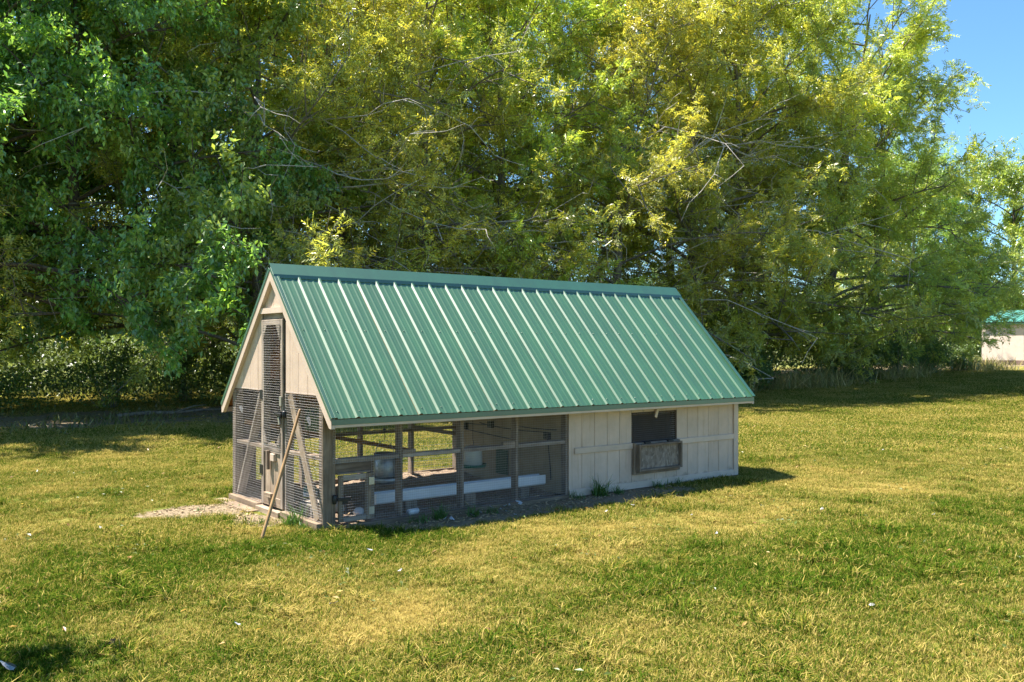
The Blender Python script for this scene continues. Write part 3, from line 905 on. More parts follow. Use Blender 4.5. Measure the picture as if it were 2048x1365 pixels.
t = empty('feed_trough', (.70, .30, .0)); tag(t, 'long white plastic gutter trough along the run floor', 'trough')
bm = bmesh.new()
pr = [(-.055, .225), (-.06, .225), (-.058, .13), (-.04, .112), (.05, .112), (.06, .13), (.062, .225), (.057, .225), (.054, .135), (.045, .118), (-.036, .118), (-.053, .135)]
A = [bm.verts.new((0, y, z)) for y, z in pr]; B = [bm.verts.new((2.22, y, z)) for y, z in pr]
for i in range(len(pr)): bm.faces.new([A[i], B[i], B[(i + 1) % len(pr)], A[(i + 1) % len(pr)]])
bm.faces.new(A[::-1]); bm.faces.new(B)
finish(bm, 'gutter', M['white'], t)
for x in (.003, 2.205): box('end_cap', (x, x + .006), (-.052, .053), (.118, .215), M['white'], t, .001)
for x in (.35, 1.1, 1.85): box('foot_block', (x, x + .14), (-.045, .05), (-.03, .111), M['wood'], t)

t = empty('concrete_block', (.13, .52, -.02)); tag(t, 'hollow concrete block standing just inside the gable mesh', 'block')
box('web', (0, .2), (0, .03), (.0, .13), M['concrete'], t); box('web', (0, .2), (.125, .155), (.0, .13), M['concrete'], t); box('web', (0, .2), (.25, .28), (.0, .13), M['concrete'], t)
box('shell', (0, .2), (.0, .28), (.1305, .155), M['concrete'], t); box('shell', (.0, .2), (.0, .28), (-.025, -.0005), M['concrete'], t)

t = empty('plastic_jug', (.56, 1.46, -.02)); tag(t, 'small green jug with a white and yellow band inside the mesh', 'jug')
lathe('body', [(.05, 0), (.075, .01), (.078, .16), (.05, .20), (.022, .215), (.022, .24)], M['greenp'], t, 20)
lathe('band', [(.079, .05), (.0795, .13)], M['milky'], t, 20)
lathe('stripe', [(.0802, .062), (.0804, .082)], flat_mat('yellow_print', (.6, .45, .05), .5), t, 20)
lathe('cap', [(.025, .235), (.025, .26), (.02, .263)], M['white'], t, 14)

def crumple(name, loc, r, mat, label, cat, sq=(1, 1, .7), seed=1):
    bm = bmesh.new(); bmesh.ops.create_icosphere(bm, subdivisions=3, radius=1)
    rr = random.Random(seed)
    ax = [Vector((rr.gauss(0, 1), rr.gauss(0, 1), rr.gauss(0, 1))).normalized() for _ in range(16)]
    for v in bm.verts:
        d = 1 + .3 * sum(max(0, v.co.dot(a_) - .55) * rr_ for a_, rr_ in zip(ax, [1, -1.2] * 8))
        v.co = Vector((v.co.x * sq[0], v.co.y * sq[1], v.co.z * sq[2])) * d * r
        v.co.z = max(v.co.z, -r * sq[2] * .6)
    o = finish(bm, name, mat); o.location = loc
    return tag(o, label, cat)
crumple('crumpled_bag', (.60, .42, .03), .055, M['white'], 'crumpled white bag on the run floor behind the hatch', 'bag', (1, .8, .8), 3)
crumple('round_stone', (.37, .42, .10), .06, M['concrete'], 'pale rounded stone on the run floor near the hatch latch', 'stone', (1, .8, 1.0), 9)

t = empty('pipe_piece', (1.0, -.02, .005)); t.location = (1.02, .06, .04); t.rotation_euler = (0, 0, R(12))
tag(t, 'short piece of white plastic pipe lying by the run base', 'pipe')
bm = bmesh.new(); lathe_into(bm, [(.03, -.06), (.03, .06)], 16)
bmesh.ops.rotate(bm, verts=bm.verts, matrix=Matrix.Rotation(R(90), 3, 'Y'))
finish(bm, 'tube', M['white'], t, True)
bm = bmesh.new(); lathe_into(bm, [(.024, .0602), (.024, .0606)], 16)  # black disc on the solid end, painted for the shaded hollow
bmesh.ops.rotate(bm, verts=bm.verts, matrix=Matrix.Rotation(R(90), 3, 'Y'))
finish(bm, 'bore_shade_disc', M['black'], t)

# bedding mounded on the run floor
X, Y = np.meshgrid(np.linspace(.02, 3.05, 90), np.linspace(.0, 2.27, 70))
Z = -.02 + .07 * fbm(X * 3, Y * 3, 3, 4) * sstep(0, .5, Y) + .10 * sstep(1.5, 2.25, Y) * fbm(X * 4, Y * 4, 8, 3) + .012 * fbm(X * 25, Y * 25, 4, 2) - .02
nx_, ny_ = 90, 70
ii = (np.arange(ny_ - 1)[:, None] * nx_ + np.arange(nx_ - 1)[None, :]).ravel()
bedm, nt, b, _ = new_mat('wood_chip_bedding')
tc = nt.nodes.new('ShaderNodeTexCoord'); n1 = noise(nt, 34, 5, .75, tc.outputs['Object'])
c = ramp(nt, n1.outputs[0], [(.32, (.14, .095, .065)), (.5, (.31, .22, .15)), (.7, (.54, .42, .31))]).outputs[0]
nt.links.new(c, b.inputs['Base Color']); b.inputs['Roughness'].default_value = 1; bump(nt, b, n1.outputs[0], 1.0, .03)
o = link('bedding', np_mesh('bedding', np.stack([X, Y, Z], -1).reshape(-1, 3), np.stack([ii, ii + 1, ii + nx_ + 1, ii + nx_], -1), bedm, smooth=True))
tag(o, 'brown wood chip bedding on the floor of the run', kind='stuff')

# wood chips / litter fragments on bare soil (uncountable)
r = np.random.default_rng(5)
pos = []
for (x0, x1, y0, y1, n) in ((.2, 3.2, -.45, .02, 500), (-1.0, .0, 1.2, 2.2, 300), (-.5, .0, .6, 1.3, 120), (3.2, 6, -.3, -.03, 250), (.1, 3.0, .05, 1.2, 500)):
    x = x0 + (x1 - x0) * r.random(n); y = y0 + (y1 - y0) * r.random(n)
    k = dirtness(x, y) > .35; pos.append(np.stack([x[k], y[k]], -1))
pos = np.concatenate(pos); n = len(pos)
an = r.random(n) * 6.28; L_ = .006 + .014 * r.random(n); W_ = .002 + .005 * r.random(n); z = gz(pos[:, 0], pos[:, 1]) + .006 + .05 * ((pos[:, 1] > .02) & (pos[:, 0] > .05))
d = np.stack([np.cos(an), np.sin(an), r.normal(0, .25, n)], -1) * L_[:, None]; s = np.stack([-np.sin(an), np.cos(an), r.normal(0, .25, n)], -1) * W_[:, None]
c0 = np.stack([pos[:, 0], pos[:, 1], z], -1)
V = np.stack([c0 - d - s, c0 + d - s, c0 + d + s, c0 - d + s], 1)
V2 = V + np.array([0, 0, .004]); VV = np.concatenate([V, V2], 1).reshape(-1, 3); o8 = np.arange(n)[:, None] * 8
F = np.concatenate([o8 + np.array([q_]) for q_ in ([3, 2, 1, 0], [4, 5, 6, 7], [0, 1, 5, 4], [1, 2, 6, 5], [2, 3, 7, 6], [3, 0, 4, 7])], 0)
tint = np.repeat((.35 + 1.1 * r.random(n))[:, None] * np.array([[1, .84, .58]]), 8, 0)
cm, nt, b, _ = new_mat('wood_chips')
at = nt.nodes.new('ShaderNodeAttribute'); at.attribute_name = 'Col'
nt.links.new(mixc(nt, 1.0, at.outputs['Color'], (.36, .31, .26), 'MULTIPLY'), b.inputs['Base Color']); b.inputs['Roughness'].default_value = 1
tag(link('litter', np_mesh('litter', VV, F, cm, tint)), 'wood chips and scraps strewn on the bare soil by the coop', kind='stuff')

# feathers dropped around the run: one mesh, copied
def feather_mesh(name, L, seed):
    rr = random.Random(seed); bm = bmesh.new(); n = 7
    rows = []
    for i in range(n):
        t_ = i / (n - 1); w = .30 * L * math.sin(math.pi * min(1, .12 + .88 * t_) ** .8) * (1 - .25 * t_) + .002
        z = .010 + .30 * L * t_ * t_ * .5 + rr.uniform(0, .002)
        rows.append([bm.verts.new((t_ * L, -w, z - .004)), bm.verts.new((t_ * L, 0, z + .002)), bm.verts.new((t_ * L, w, z - .004))])
    for a, c_ in zip(rows, rows[1:]):
        for k in range(2): bm.faces.new([a[k], a[k + 1], c_[k + 1], c_[k]])
    r_ = bmesh.ops.solidify(bm, geom=bm.faces[:], thickness=.0012)
    me_ = bpy.data.meshes.new(name); bm.to_mesh(me_); bm.free(); me_.materials.append(M['feather'])
    return me_
M['feather'] = flat_mat('white_down', (.68, .68, .70), .9, 0, .15, 60)
fm = [feather_mesh('feather', .055, 1), feather_mesh('feather', .038, 2), feather_mesh('feather', .085, 3)]
FEATH = [(2.08, -0.06, 1, 'R|white feather lying left of the middle of the run base'), (1.93, -0.06, 0, 'R|twin of the middle feather, tipped up on the soil'), (2.16, -0.06, 1, 'R|white feather just right of the middle run post'), (2.33, -0.06, 2, 'R|white feather against the third run post'), (1.69, -0.21, 1, 'R|white feather in the dark tuft at the run base'), (1.51, -0.32, 0, 'R|white feather under the wide dark tuft'), (1.17, -0.28, 1, 'R|white feather between the pipe piece and the wide tuft'), (1.22, -0.35, 2, 'R|grey white feather close in front of the wide tuft'), (1.94, -0.18, 1, 'R|white feather on bare soil below the trough'), (1.93, -0.36, 0, 'R|white feather at the sunlit edge of the soil strip'), (1.88, -0.54, 1, 'R|white feather in front of the trough end'), (3.18, -0.93, 1, 'L|white feather on the lawn in front of the flap'), (3.23, -1.68, 1, 'L|small feather on the lawn right of the flap'), (4.53, -2.31, 0, 'L|white feather alone on the lawn at the right, beyond the coop shadow'), (5.14, -3.17, 1, 'L|white feather farthest to the right on the lawn'), (2.66, -2.46, 1, 'L|white feather in the middle of the lawn in front of the siding'), (1.71, -4.51, 0, 'L|white feather nearest the viewer on the right lawn'), (-1.64, 1.25, 1, 'L|white feather on the lawn left of the dusty patch'), (-1.72, -2.4, 1, 'L|white feather in the left foreground grass'), (-1.09, -2.33, 0, 'L|white feather in the centre foreground grass'), (10.02, 0.15, 1, 'L|small white feather far back on the right lawn'), (-0.28, -1.84, 1, 'L|white feather on the grass in front of the hatch'), (-0.08, -1.08, 0, 'L|white feather close to the shaded strip left of the trough'), (2.65, -1.03, 1, 'L|white feather at the grass edge below the plain siding'), (-2.93, -2.4, 2, 'L|large white feather on the grass at the bottom left corner')]
for i, (x, y, k, lab) in enumerate(FEATH):
    o = bpy.data.objects.new('feather', fm[k]); COL.objects.link(o)
    o.location = (x, y, float(gz(x, y)) + (.028 if lab[0] == 'L' else .012)); o.rotation_euler = (random.uniform(-.5, .5), random.uniform(-.4, .1), random.random() * 6.28)
    tag(o, lab[2:], 'feather', 'white feathers strewn on the lawn' if lab[0] == 'L' else 'white feathers by the run base')
for nm, y, z, lab in (('feather', 2.02, 1.0, 'cream feather caught in the gable mesh left of the screen door'), ('feather', .30, .98, 'white feather caught in the gable mesh right of the screen door')):
    o = bpy.data.objects.new(nm, fm[2]); COL.objects.link(o); o.location = (-.016, y, z + .05); o.rotation_euler = (R(10), R(80), R(-60)); tag(o, lab, 'feather')

# tufts of taller grass: one mesh, copied
def tuft_mesh(name, n, rad, h0, h1, seed, w0=.004, w1=.008):
    V, F, Cc = blades_arrays(n, rad, h0, h1, w0, w1, .95, seed)
    k = np.repeat(np.random.default_rng(seed).uniform(.7, 1.25, n), 6)
    return np_mesh(name, V, F, M['weed'], np.stack([k, k, k], -1))
tfm = [tuft_mesh('grass_tuft', 130, .07, .07, .22, 31), tuft_mesh('grass_tuft', 90, .06, .05, .15, 32), tuft_mesh('grass_tuft', 60, .10, .04, .13, 33)]
TUFTS = [(-.10, .42, 1.25, 0, 'lush green grass tuft by the gable base behind the pole foot'), (-.12, .18, .9, 1, 'low grass tuft at the coop corner right of the pole foot'),
         (.93, -.18, 1.1, 2, 'shaded weed tuft in front of the second run post'), (1.20, -.15, 1.0, 0, 'thin weed standing by the white pipe piece'),
         (1.55, -.24, 1.1, 1, 'wide dark grass tuft among the feathers'), (1.80, -.22, .9, 2, 'small green tuft at the middle of the run base'),
         (3.10, -.10, 1.0, 2, 'grass tuft at the foot of the last run post'), (3.45, -.12, 1.35, 0, 'tall weed tuft against the siding left of the flap'),
         (3.72, -.14, 1.0, 1, 'bushy grass tuft against the siding left of the flap'), (4.45, -.10, 1.0, 1, 'grass tuft below the open flap'),
         (4.75, -.10, 1.1, 2, 'sparse green tuft below the right end of the flap'), (-.35, .70, .8, 2, 'green sprig growing in the dusty patch by the threshold'),
         (-.55, 1.75, .5, 2, 'tiny green sprig in the middle of the dusty patch')]
for x, y, s, k, lab in TUFTS:
    o = bpy.data.objects.new('grass_tuft', tfm[k]); COL.objects.link(o); o.location = (x, y, float(gz(x, y))); o.scale = (s, s, s); o.rotation_euler = (0, 0, random.random() * 6)
    o.color = (.075, .16, .03, 1); tag(o, lab, 'grass tuft', 'grass tufts round the coop')

# ------------------------------------------------------------------ far shed
M['shed_wall'] = paint_mat('pale_shed_paint', (.80, .67, .56))
shed = empty('green_roofed_shed', (51.8, 12.0, float(rise(51.8)) - .05)); tag(shed, 'long cream shed with a green metal roof beyond the tree row', 'shed')
sy0, sy1 = -8.6, 5.6
for k in range(12):
    a = sy1 - (k + 1) * 1.183 + .004; c_ = sy1 - k * 1.183 - .004
    box('wall_panel', (.0, .02), (a, c_), (.30, 2.46), M['shed_wall'], shed, 0)
box('wall_core', (.021, 5.0), (sy0, sy1), (.28, 2.44), M['shed_wall'], shed, 0)
for k in range(36):
    a = sy1 - (k + 1) * .395 + .006; box('foundation_block', (-.03, .06), (a, a + .383), (-.2, .285), M['brick'], shed, .004)
box('fascia', (-.19, -.155), (sy0 - .2, sy1 + .2), (2.40, 2.56), M['roof_trim'], shed)
nr = 62
prof = []
for k in range(nr):
    b_ = sy0 - .2 + k * .235; prof += [(b_, 0), (b_ + .02, .03), (b_ + .045, .03), (b_ + .065, 0)]
V = [(-.22, y, 2.56 + h) for y, h in prof] + [(2.5, y, 3.33 + h) for y, h in prof]; n_ = len(prof)
F = [(i, i + 1, n_ + i + 1, n_ + i) for i in range(n_ - 1)]
link('roof', np_mesh('roof', V, F, M['roof_shed']), shed)
V = [(5.2, y, 2.56 + h) for y, h in prof] + [(2.5, y, 3.335 + h) for y, h in prof]
link('roof', np_mesh('roof', V, F, M['roof_shed']), shed)
prism('gable_wall', [(.0, 2.45), (5.0, 2.45), (2.5, 3.28)], 'y', sy1 - .02, sy1, M['shed_wall'], shed)

# ------------------------------------------------------------------ trees
def unit(v): return v / (np.linalg.norm(v) + 1e-9)
def leaf_quads(c, ax, nr_, L, W):
    """rhombic leaves, folded a little along the midrib."""
    ax = ax / (np.linalg.norm(ax, axis=1)[:, None] + 1e-9)
    s = np.cross(ax, nr_); s /= np.linalg.norm(s, axis=1)[:, None] + 1e-9
    nn = np.cross(s, ax)
    L = L[:, None]; W = W[:, None]
    return np.stack([c, c + ax * L * .42 + s * W * .5 + nn * W * .18, c + ax * L, c + ax * L * .42 - s * W * .5 + nn * W * .18], 1)

def make_tree(seed, H, Rc, zb, tr, kind, limbs=20, sec=7, twig=7, per=60, lean=0.0):
    r = np.random.default_rng(seed)
    wood = []; limbw = []
    # trunk
    nz = 9; zz = np.linspace(-.3, H * .82, nz); wob = np.cumsum(r.normal(0, .10, (nz, 2)), 0) * (zz[:, None] > .5)
    tp = np.concatenate([wob + np.stack([lean * zz ** 1.15, 0 * zz], -1), zz[:, None]], 1)
    tf = np.linspace(0, 1, nz); trd = tr * (1 - tf) ** .9 + .025; trd[0] *= 1.45; trd[1] *= 1.05
    wood.append(tube_arrays(tp, trd, 10))
    def on_trunk(z): return np.array([np.interp(z, zz, tp[:, 0]), np.interp(z, zz, tp[:, 1]), z])
    C_, A_, Nn, T_ = [], [], [], []
    zc_ = (zb + H) / 2; ha = (H - zb) / 2
    for i in range(limbs):
        f = (i + .5 + r.uniform(-.3, .3)) / limbs
        z0 = zb + .25 + (H * .80 - zb) * f ** 1.15
        az = i * 2.39996 + r.normal(0, .35)
        ze = z0 + (H - z0) * r.uniform(.15, .75) * max(0, f - .14) * 1.16 + (r.uniform(-.9, .9) if f < .35 else 0)
        ze = max(ze, zb + .15)
        q = np.clip((ze - zc_) / ha, -.90, .97)
        rad = Rc * (max(0, 1 - (q + .72) / 1.75) ** .78 if q > -.72 else 1) * r.uniform(.68, 1.08) + .3
        p0 = on_trunk(z0); p2 = np.array([p0[0] * .5 + rad * math.cos(az), p0[1] * .5 + rad * math.sin(az), ze])
        p1 = (p0 + p2) / 2 + np.array([0, 0, .16 * rad]) + r.normal(0, .25, 3)
        tt = np.linspace(0, 1, 7)[:, None]; lp = (1 - tt) ** 2 * p0 + 2 * tt * (1 - tt) * p1 + tt ** 2 * p2
        lr = tr * .36 * (1 - .55 * f)
        limbw.append(tube_arrays(lp, np.linspace(lr, .018, 7), 6))
        for j in range(sec):
            u = .28 + .72 * (j + r.random()) / sec; k = u * 6; a_ = int(min(5, k)); s0 = lp[a_] + (lp[a_ + 1] - lp[a_]) * (k - a_)
            dirl = unit(lp[min(6, a_ + 1)] - lp[a_])
            dv = unit(dirl * r.uniform(.3, 1.0) + r.normal(0, .62, 3) + np.array([0, 0, .18]))
            sl_ = Rc * r.uniform(.18, .42)
            e = s0 + dv * sl_; mid = (s0 + e) / 2 + r.normal(0, .12, 3)
            sp_ = np.stack([s0, mid, e]); limbw.append(tube_arrays(sp_, [.022, .015, .008], 4))
            stint = r.normal(0, 1)
            for l in range(twig):
                w = .25 + .75 * (l + r.random()) / twig
                w0 = s0 + (mid - s0) * min(1, w * 2) + (e - mid) * max(0, w * 2 - 1)
                td = unit(dv * .5 + r.normal(0, .7, 3) + np.array([.12, 0, .05])); tl = r.uniform(.45, 1.0)
                te = w0 + td * tl
                if r.random() < .35: limbw.append(tube_arrays(np.stack([w0, te + r.normal(0, .06, 3)]), [.008, .004], 3))
                if r.random() < (.13 if kind == 'locust' else .04): continue      # bare twig
                n = int(per * r.uniform(.6, 1.3))
                if kind == 'broad':
                    s = r.random(n); c = w0 + td * tl * s[:, None] + r.normal(0, .10, (n, 3))
                    ax = td * .35 + r.normal(0, .55, (n, 3)) + np.array([.15, 0, -.62])
                    nn = r.normal(0, .5, (n, 3)) + np.array([0, 0, .8])
                    L = r.uniform(.09, .19, n); W = L * r.uniform(.46, .62, n)
                else:
                    m_ = max(1, n // 8); s = r.random(m_); rb = w0 + td * tl * s[:, None] + r.normal(0, .06, (m_, 3))
                    ra = td * .4 + r.normal(0, .6, (m_, 3)) + np.array([.35, 0, -.12 if kind == 'locust' else .06]); ra /= np.linalg.norm(ra, axis=1)[:, None]
                    rl = r.uniform(.22, .42, m_); rn = r.normal(0, .55, (m_, 3)) + np.array([0, 0, .9]); sd = np.cross(ra, rn); sd /= np.linalg.norm(sd, axis=1)[:, None] + 1e-9
                    kk = np.arange(8); pos_ = (.12 + .85 * (kk // 2) / 3.5); sg = np.where(kk % 2, 1, -1)
                    c = (rb[:, None, :] + ra[:, None, :] * (rl[:, None] * pos_[None, :])[:, :, None] + np.array([0, 0, -.10]) * (pos_ ** 2)[None, :, None] * rl[:, None, None]).reshape(-1, 3)
                    ax = (ra[:, None, :] * .75 + sd[:, None, :] * sg[None, :, None] * .8 + np.array([0, 0, -.18])).reshape(-1, 3)
                    nn = np.repeat(rn, 8, 0) + r.normal(0, .18, (len(c), 3))
                    n = len(c); b0 = .135 if kind == 'walnut' else .11
                    L = r.uniform(b0 * .65, b0 * 1.3, n); W = L * r.uniform(.28, .42, n)
                C_.append(leaf_quads(c, ax, nn, L, W))
                v = np.exp(stint * .11 + r.normal(0, .10) + r.normal(0, .17, n))
                yel = np.clip(r.normal(.0, .26, n) + .08 * stint + (.3 if r.random() < .08 else 0), -.35, 1)
                T_.append(np.stack([v * (1 + .42 * yel), v * (1 + .12 * yel), v * (1 - .5 * yel)], -1))
    dead = []
    if kind == 'locust' or seed == 33:
        for k in range(44):
            az = r.uniform(0, 6.283); z0 = zb + r.uniform(.2, .75) * (H * .7 - zb); p0 = on_trunk(z0); Ld = Rc * r.uniform(.6, 1.12)
            d0 = np.array([math.cos(az), math.sin(az), r.uniform(-.25, .45)]); p = [p0 + d0 * Ld * .3]
            for q_ in range(5): d0 = unit(d0 + r.normal(0, .22, 3) + np.array([0, 0, -.03])); p.append(p[-1] + d0 * Ld * .15)
            p = np.array(p); dead.append(tube_arrays(p, np.linspace(.026, .006, 6), 5))
            for q_ in range(5):
                b0_ = p[1 + q_ % 5]; d1 = unit(d0 + r.normal(0, .8, 3)); l1 = r.uniform(.4, 1.1)
                dead.append(tube_arrays(np.stack([b0_, b0_ + d1 * l1 * .5 + r.normal(0, .05, 3), b0_ + d1 * l1 + r.normal(0, .08, 3)]), [.011, .008, .003], 4))
    Q = np.concatenate(C_); T = np.clip(np.concatenate(T_), .1, 3)
    n = len(Q)
    crown = np_mesh('crown', Q.reshape(-1, 3), np.arange(n * 4).reshape(-1, 4), M['leaf'], np.repeat(T, 4, 0))
    v, q = join_arrays(wood)
    trunk = np_mesh('trunk', v, q, M['bark'] if kind == 'broad' else M['bark_grey'], smooth=True)
    v, q = join_arrays(limbw)
    br = np_mesh('branches', v, q, M['bark'] if kind == 'broad' else M['bark_grey'], smooth=True)
    dd = None
    if dead:
        v, q = join_arrays(dead); dd = np_mesh('dead_branches', v, q, M['dead'], smooth=True)
    return trunk, crown, br, dd

PROTO = {
    'b1': make_tree(11, 14, 6.3, 2.5, .22, 'broad', 25, 8, 7, 68),
    'b2': make_tree(12, 15, 6.3, 2.5, .22, 'broad', 26, 8, 7, 68),
    'l1': make_tree(21, 16, 6.8, 1.0, .17, 'locust', 26, 8, 7, 96),
    'l2': make_tree(22, 17, 6.8, 1.0, .18, 'locust', 26, 8, 7, 92, .015),
    'w1': make_tree(31, 18.5, 7.2, .8, .22, 'walnut', 28, 8, 7, 96),
    'w2': make_tree(32, 18.5, 7.2, 2.0, .24, 'walnut', 28, 8, 7, 98, .10),
    'w3': make_tree(33, 16, 6.6, .8, .22, 'walnut', 27, 8, 7, 92, -.015),
}
DKG = (.195, .340, .085); MDG = (.315, .425, .090); OLV = (.425, .470, .092); YEL = (.445, .465, .094); WAL = (.395, .445, .096)
TREES = [  # proto, x, y, scale, rot, colour, label
    ('b1', -1.6, 17.2, .98, .4, DKG, 'dark green broadleaf tree cut by the left edge of the photo'),
    ('b2', 1.5, 16.7, .95, 2.2, DKG, 'dark green broadleaf tree with low boughs over a grey trunk, left of the coop'),
    ('b1', 4.6, 18.0, 1.0, 4.0, MDG, 'broadleaf tree with boughs hanging nearest the coop gable'),
    ('l1', 6.2, 16.3, .95, 1.0, YEL, 'yellowing feathery tree rising right behind the gable peak'),
    ('l2', 8.9, 17.0, 1.0, 2.5, YEL, 'yellow green tree with bare grey twigs behind the left half of the roof'),
    ('l1', 11.4, 16.6, 1.02, 4.4, OLV, 'olive feathery tree behind the middle of the roof'),
    ('w1', 14.6, 16.9, .95, .2, OLV, 'tall green tree with sky gaps behind the right half of the roof'),
    ('l2', 17.7, 14.0, .92, 5.2, OLV, 'olive tree on a straight grey trunk above the right end of the ridge'),
    ('w3', 21.4, 14.0, 1.08, 1.7, OLV, 'olive tree with a tangle of bare grey branches right of the roof'),
    ('w1', 24.8, 14.4, .98, 3.3, WAL, 'walnut tree filling the gap left of the leaning trunk'),
    ('w2', 28.4, 13.5, .98, -.66, WAL, 'walnut tree on a leaning bare trunk at the lawn edge'),
    ('w1', 32.2, 13.2, .79, 5.0, WAL, 'last walnut tree of the row, its crown against the open sky'),
]
BACK = [
    ('b2', -4.5, 23.5, 1.05, 1.2, MDG, 'green tree of the second row at the far left'), ('b1', .6, 23.5, 1.15, 3.1, MDG, 'green tree of the second row behind the low boughs'),
    ('w3', 7.4, 24.0, 1.22, 5.5, MDG, 'massive old tree with a broad dark trunk left of the gable'), ('w3', 12.5, 23.5, 1.1, 2.0, OLV, 'green tree of the second row behind the left roof half'),
    ('b2', 16.8, 22.5, 1.1, 4.1, MDG, 'darker tree of the second row behind the right roof half'), ('w1', 21.5, 21.0, 1.08, 2.8, MDG, 'green tree of the second row beyond the ridge end'),
    ('w3', 26.5, 19.5, 1.1, .8, OLV, 'olive tree of the second row behind the tangle of branches'), ('w3', 30.5, 19.0, .95, 3.9, MDG, 'green tree of the second row behind the leaning trunk'),
    ('b2', -9.2, -1.6, .86, 2.0, DKG, 'green tree beyond the left edge whose shadow tips reach the near left lawn'),
    ('b2', 61.0, 27.0, 1.05, 1.6, MDG, 'distant full green tree rising left behind the far shed roof'),
    ('b1', 64.0, 21.0, 1.12, .6, MDG, 'distant green tree behind the far shed, at the right edge'), ('w1', 57.5, 24.5, .86, 2.6, MDG, 'distant rounded tree just left of the far shed'),
    ('b2', 71.0, 14.0, 1.15, 4.6, MDG, 'distant tree behind the right part of the far shed'), ('w3', 47.0, 22.5, .72, 5.4, WAL, 'distant tree between the last walnut and the far shed'),
]
for grp, L_ in (('trees of the front row', TREES), ('trees standing behind the front row', BACK)):
    for p, x, y, s, rz, colr, lab in L_:
        t = empty('broadleaf_tree' if p[0] == 'b' else 'locust_tree' if p[0] == 'l' else 'walnut_tree', (x, y, float(gz(x, y))), rz)
        t.scale = (s, s, s); tag(t, lab, 'tree', grp)
        a = link('trunk', PROTO[p][0], t)
        if 'massive' in lab: a.scale = (2.6, 2.6, 1); a.location = (0, 0, 0)
        b_ = link('branches', PROTO[p][2], t); b_['kind'] = 'stuff'
        if PROTO[p][3]: d_ = link('dead_branches', PROTO[p][3], t); d_['kind'] = 'stuff'
        c = link('crown', PROTO[p][1], t); c.color = (*[k * random.uniform(.9, 1.1) for k in colr], 1); c['kind'] = 'stuff'

# shrubs at the feet of the trees
def make_shrub(seed, n, rx, h):
    r = np.random.default_rng(seed)
    k = r.integers(0, 14, n); cc = np.stack([r.normal(0, rx * .45, 14), r.normal(0, rx * .35, 14), r.uniform(.15, .85, 14) * h], -1)
    c = cc[k] + r.normal(0, .16, (n, 3)); c[:, 2] = np.abs(c[:, 2])
    ax = r.normal(0, .8, (n, 3)) + np.array([0, 0, .2]); nn = r.normal(0, .6, (n, 3)) + np.array([0, 0, .8])
    Q = leaf_quads(c, ax, nn, r.uniform(.07, .14, n), r.uniform(.03, .055, n))
    v = np.exp(r.normal(0, .22, n)); T = np.repeat(np.stack([v * 1.05, v, v * .9], -1), 4, 0)
    stems = [tube_arrays(np.stack([[cc[i, 0] * .2, cc[i, 1] * .2, -.1], cc[i] * np.array([.6, .6, .6]), cc[i]]), [.014, .009, .004], 4) for i in range(14)]
    v_, q_ = join_arrays(stems)
    return np_mesh('stem', v_, q_, M['bark_grey']), np_mesh('foliage', Q.reshape(-1, 3), np.arange(n * 4).reshape(-1, 4), M['leaf'], T)
SH = [make_shrub(41, 2600, .9, 1.3), make_shrub(42, 2200, .8, 1.7), make_shrub(43, 1500, .6, .8)]
SHRUBS = [(-.6, 19.6, 1.0, 0, 'low green shrub under the left-edge tree'), (2.9, 19.4, 1.1, 1, 'shrub of bare stems right of the grey trunk under the low boughs'), (5.6, 21.4, 1.0, 1, 'weedy shrub beside the massive dark trunk'),
          (17.0, 13.3, 1.1, 1, 'leafy shrub just past the right end of the coop roof'), (18.8, 12.7, 1.0, 0, 'green shrub at the lawn edge right of the coop'), (20.4, 13.1, 1.2, 1, 'tall tangled shrub under the bare grey branches'),
          (22.4, 12.6, 1.0, 0, 'rounded shrub left of the leaning trunk'), (23.4, 12.9, 1.1, 1, 'tall shrub close left of the leaning trunk'), (27.4, 12.4, .8, 2, 'dark shrub touching the leaning trunk foot'),
          (28.2, 11.7, .95, 2, 'low dark green shrub in front of the leaning trunk'), (30.4, 12.5, 1.1, 0, 'dark shrub right of the leaning trunk'), (32.4, 12.2, 1.1, 1, 'tall shrub behind the dry grass stalks'),
          (34.4, 11.8, 1.1, 0, 'dark shrub under the last walnut'), (36.6, 11.6, 1.0, 2, 'low shrub at the right end of the tree row')]
for x, y, s, k, lab in SHRUBS:
    t = empty('shrub', (x, y, float(gz(x, y))), random.random() * 6); t.scale = (s, s, s); tag(t, lab, 'shrub', 'shrubs at the feet of the trees')
    link('stem', SH[k][0], t); f = link('foliage', SH[k][1], t); f.color = (*[q * random.uniform(.8, 1.2) for q in (.09, .165, .04)], 1); f['kind'] = 'stuff'

SAP = [(9.2, 15.6, 2.1, 1, 'leafy sapling rising just behind the left part of the ridge'), (12.4, 14.8, 2.2, 0, 'leafy sapling behind the middle of the ridge'), (14.9, 14.2, 2.3, 1, 'bushy sapling behind the right part of the ridge'),
       (17.2, 15.2, 2.2, 0, 'bushy sapling behind the right end of the ridge'), (19.6, 14.6, 2.2, 1, 'sapling above the right roof slope edge'), (23.2, 14.4, 2.3, 0, 'dense sapling between the tangle and the leaning trunk'),
       (27.4, 15.6, 2.2, 1, 'dense sapling behind and left of the leaning trunk'), (31.4, 13.8, 2.2, 0, 'dense sapling right of the leaning trunk'), (36.4, 13.2, 2.1, 1, 'dense sapling below the right edge of the last walnut'), (7.9, 19.5, 2.0, 0, 'sapling between the massive trunk and the gable')]
for x, y, s, k, lab in SAP:
    t = empty('sapling', (x, y, float(gz(x, y))), random.random() * 6); t.scale = (s * .85, s * .85, s); tag(t, lab, 'sapling', 'saplings under the trees')
    link('stem', SH[k][0], t); f = link('foliage', SH[k][1], t); f.color = (*[q * random.uniform(.85, 1.15) for q in (.17, .23, .042)], 1); f['kind'] = 'stuff'
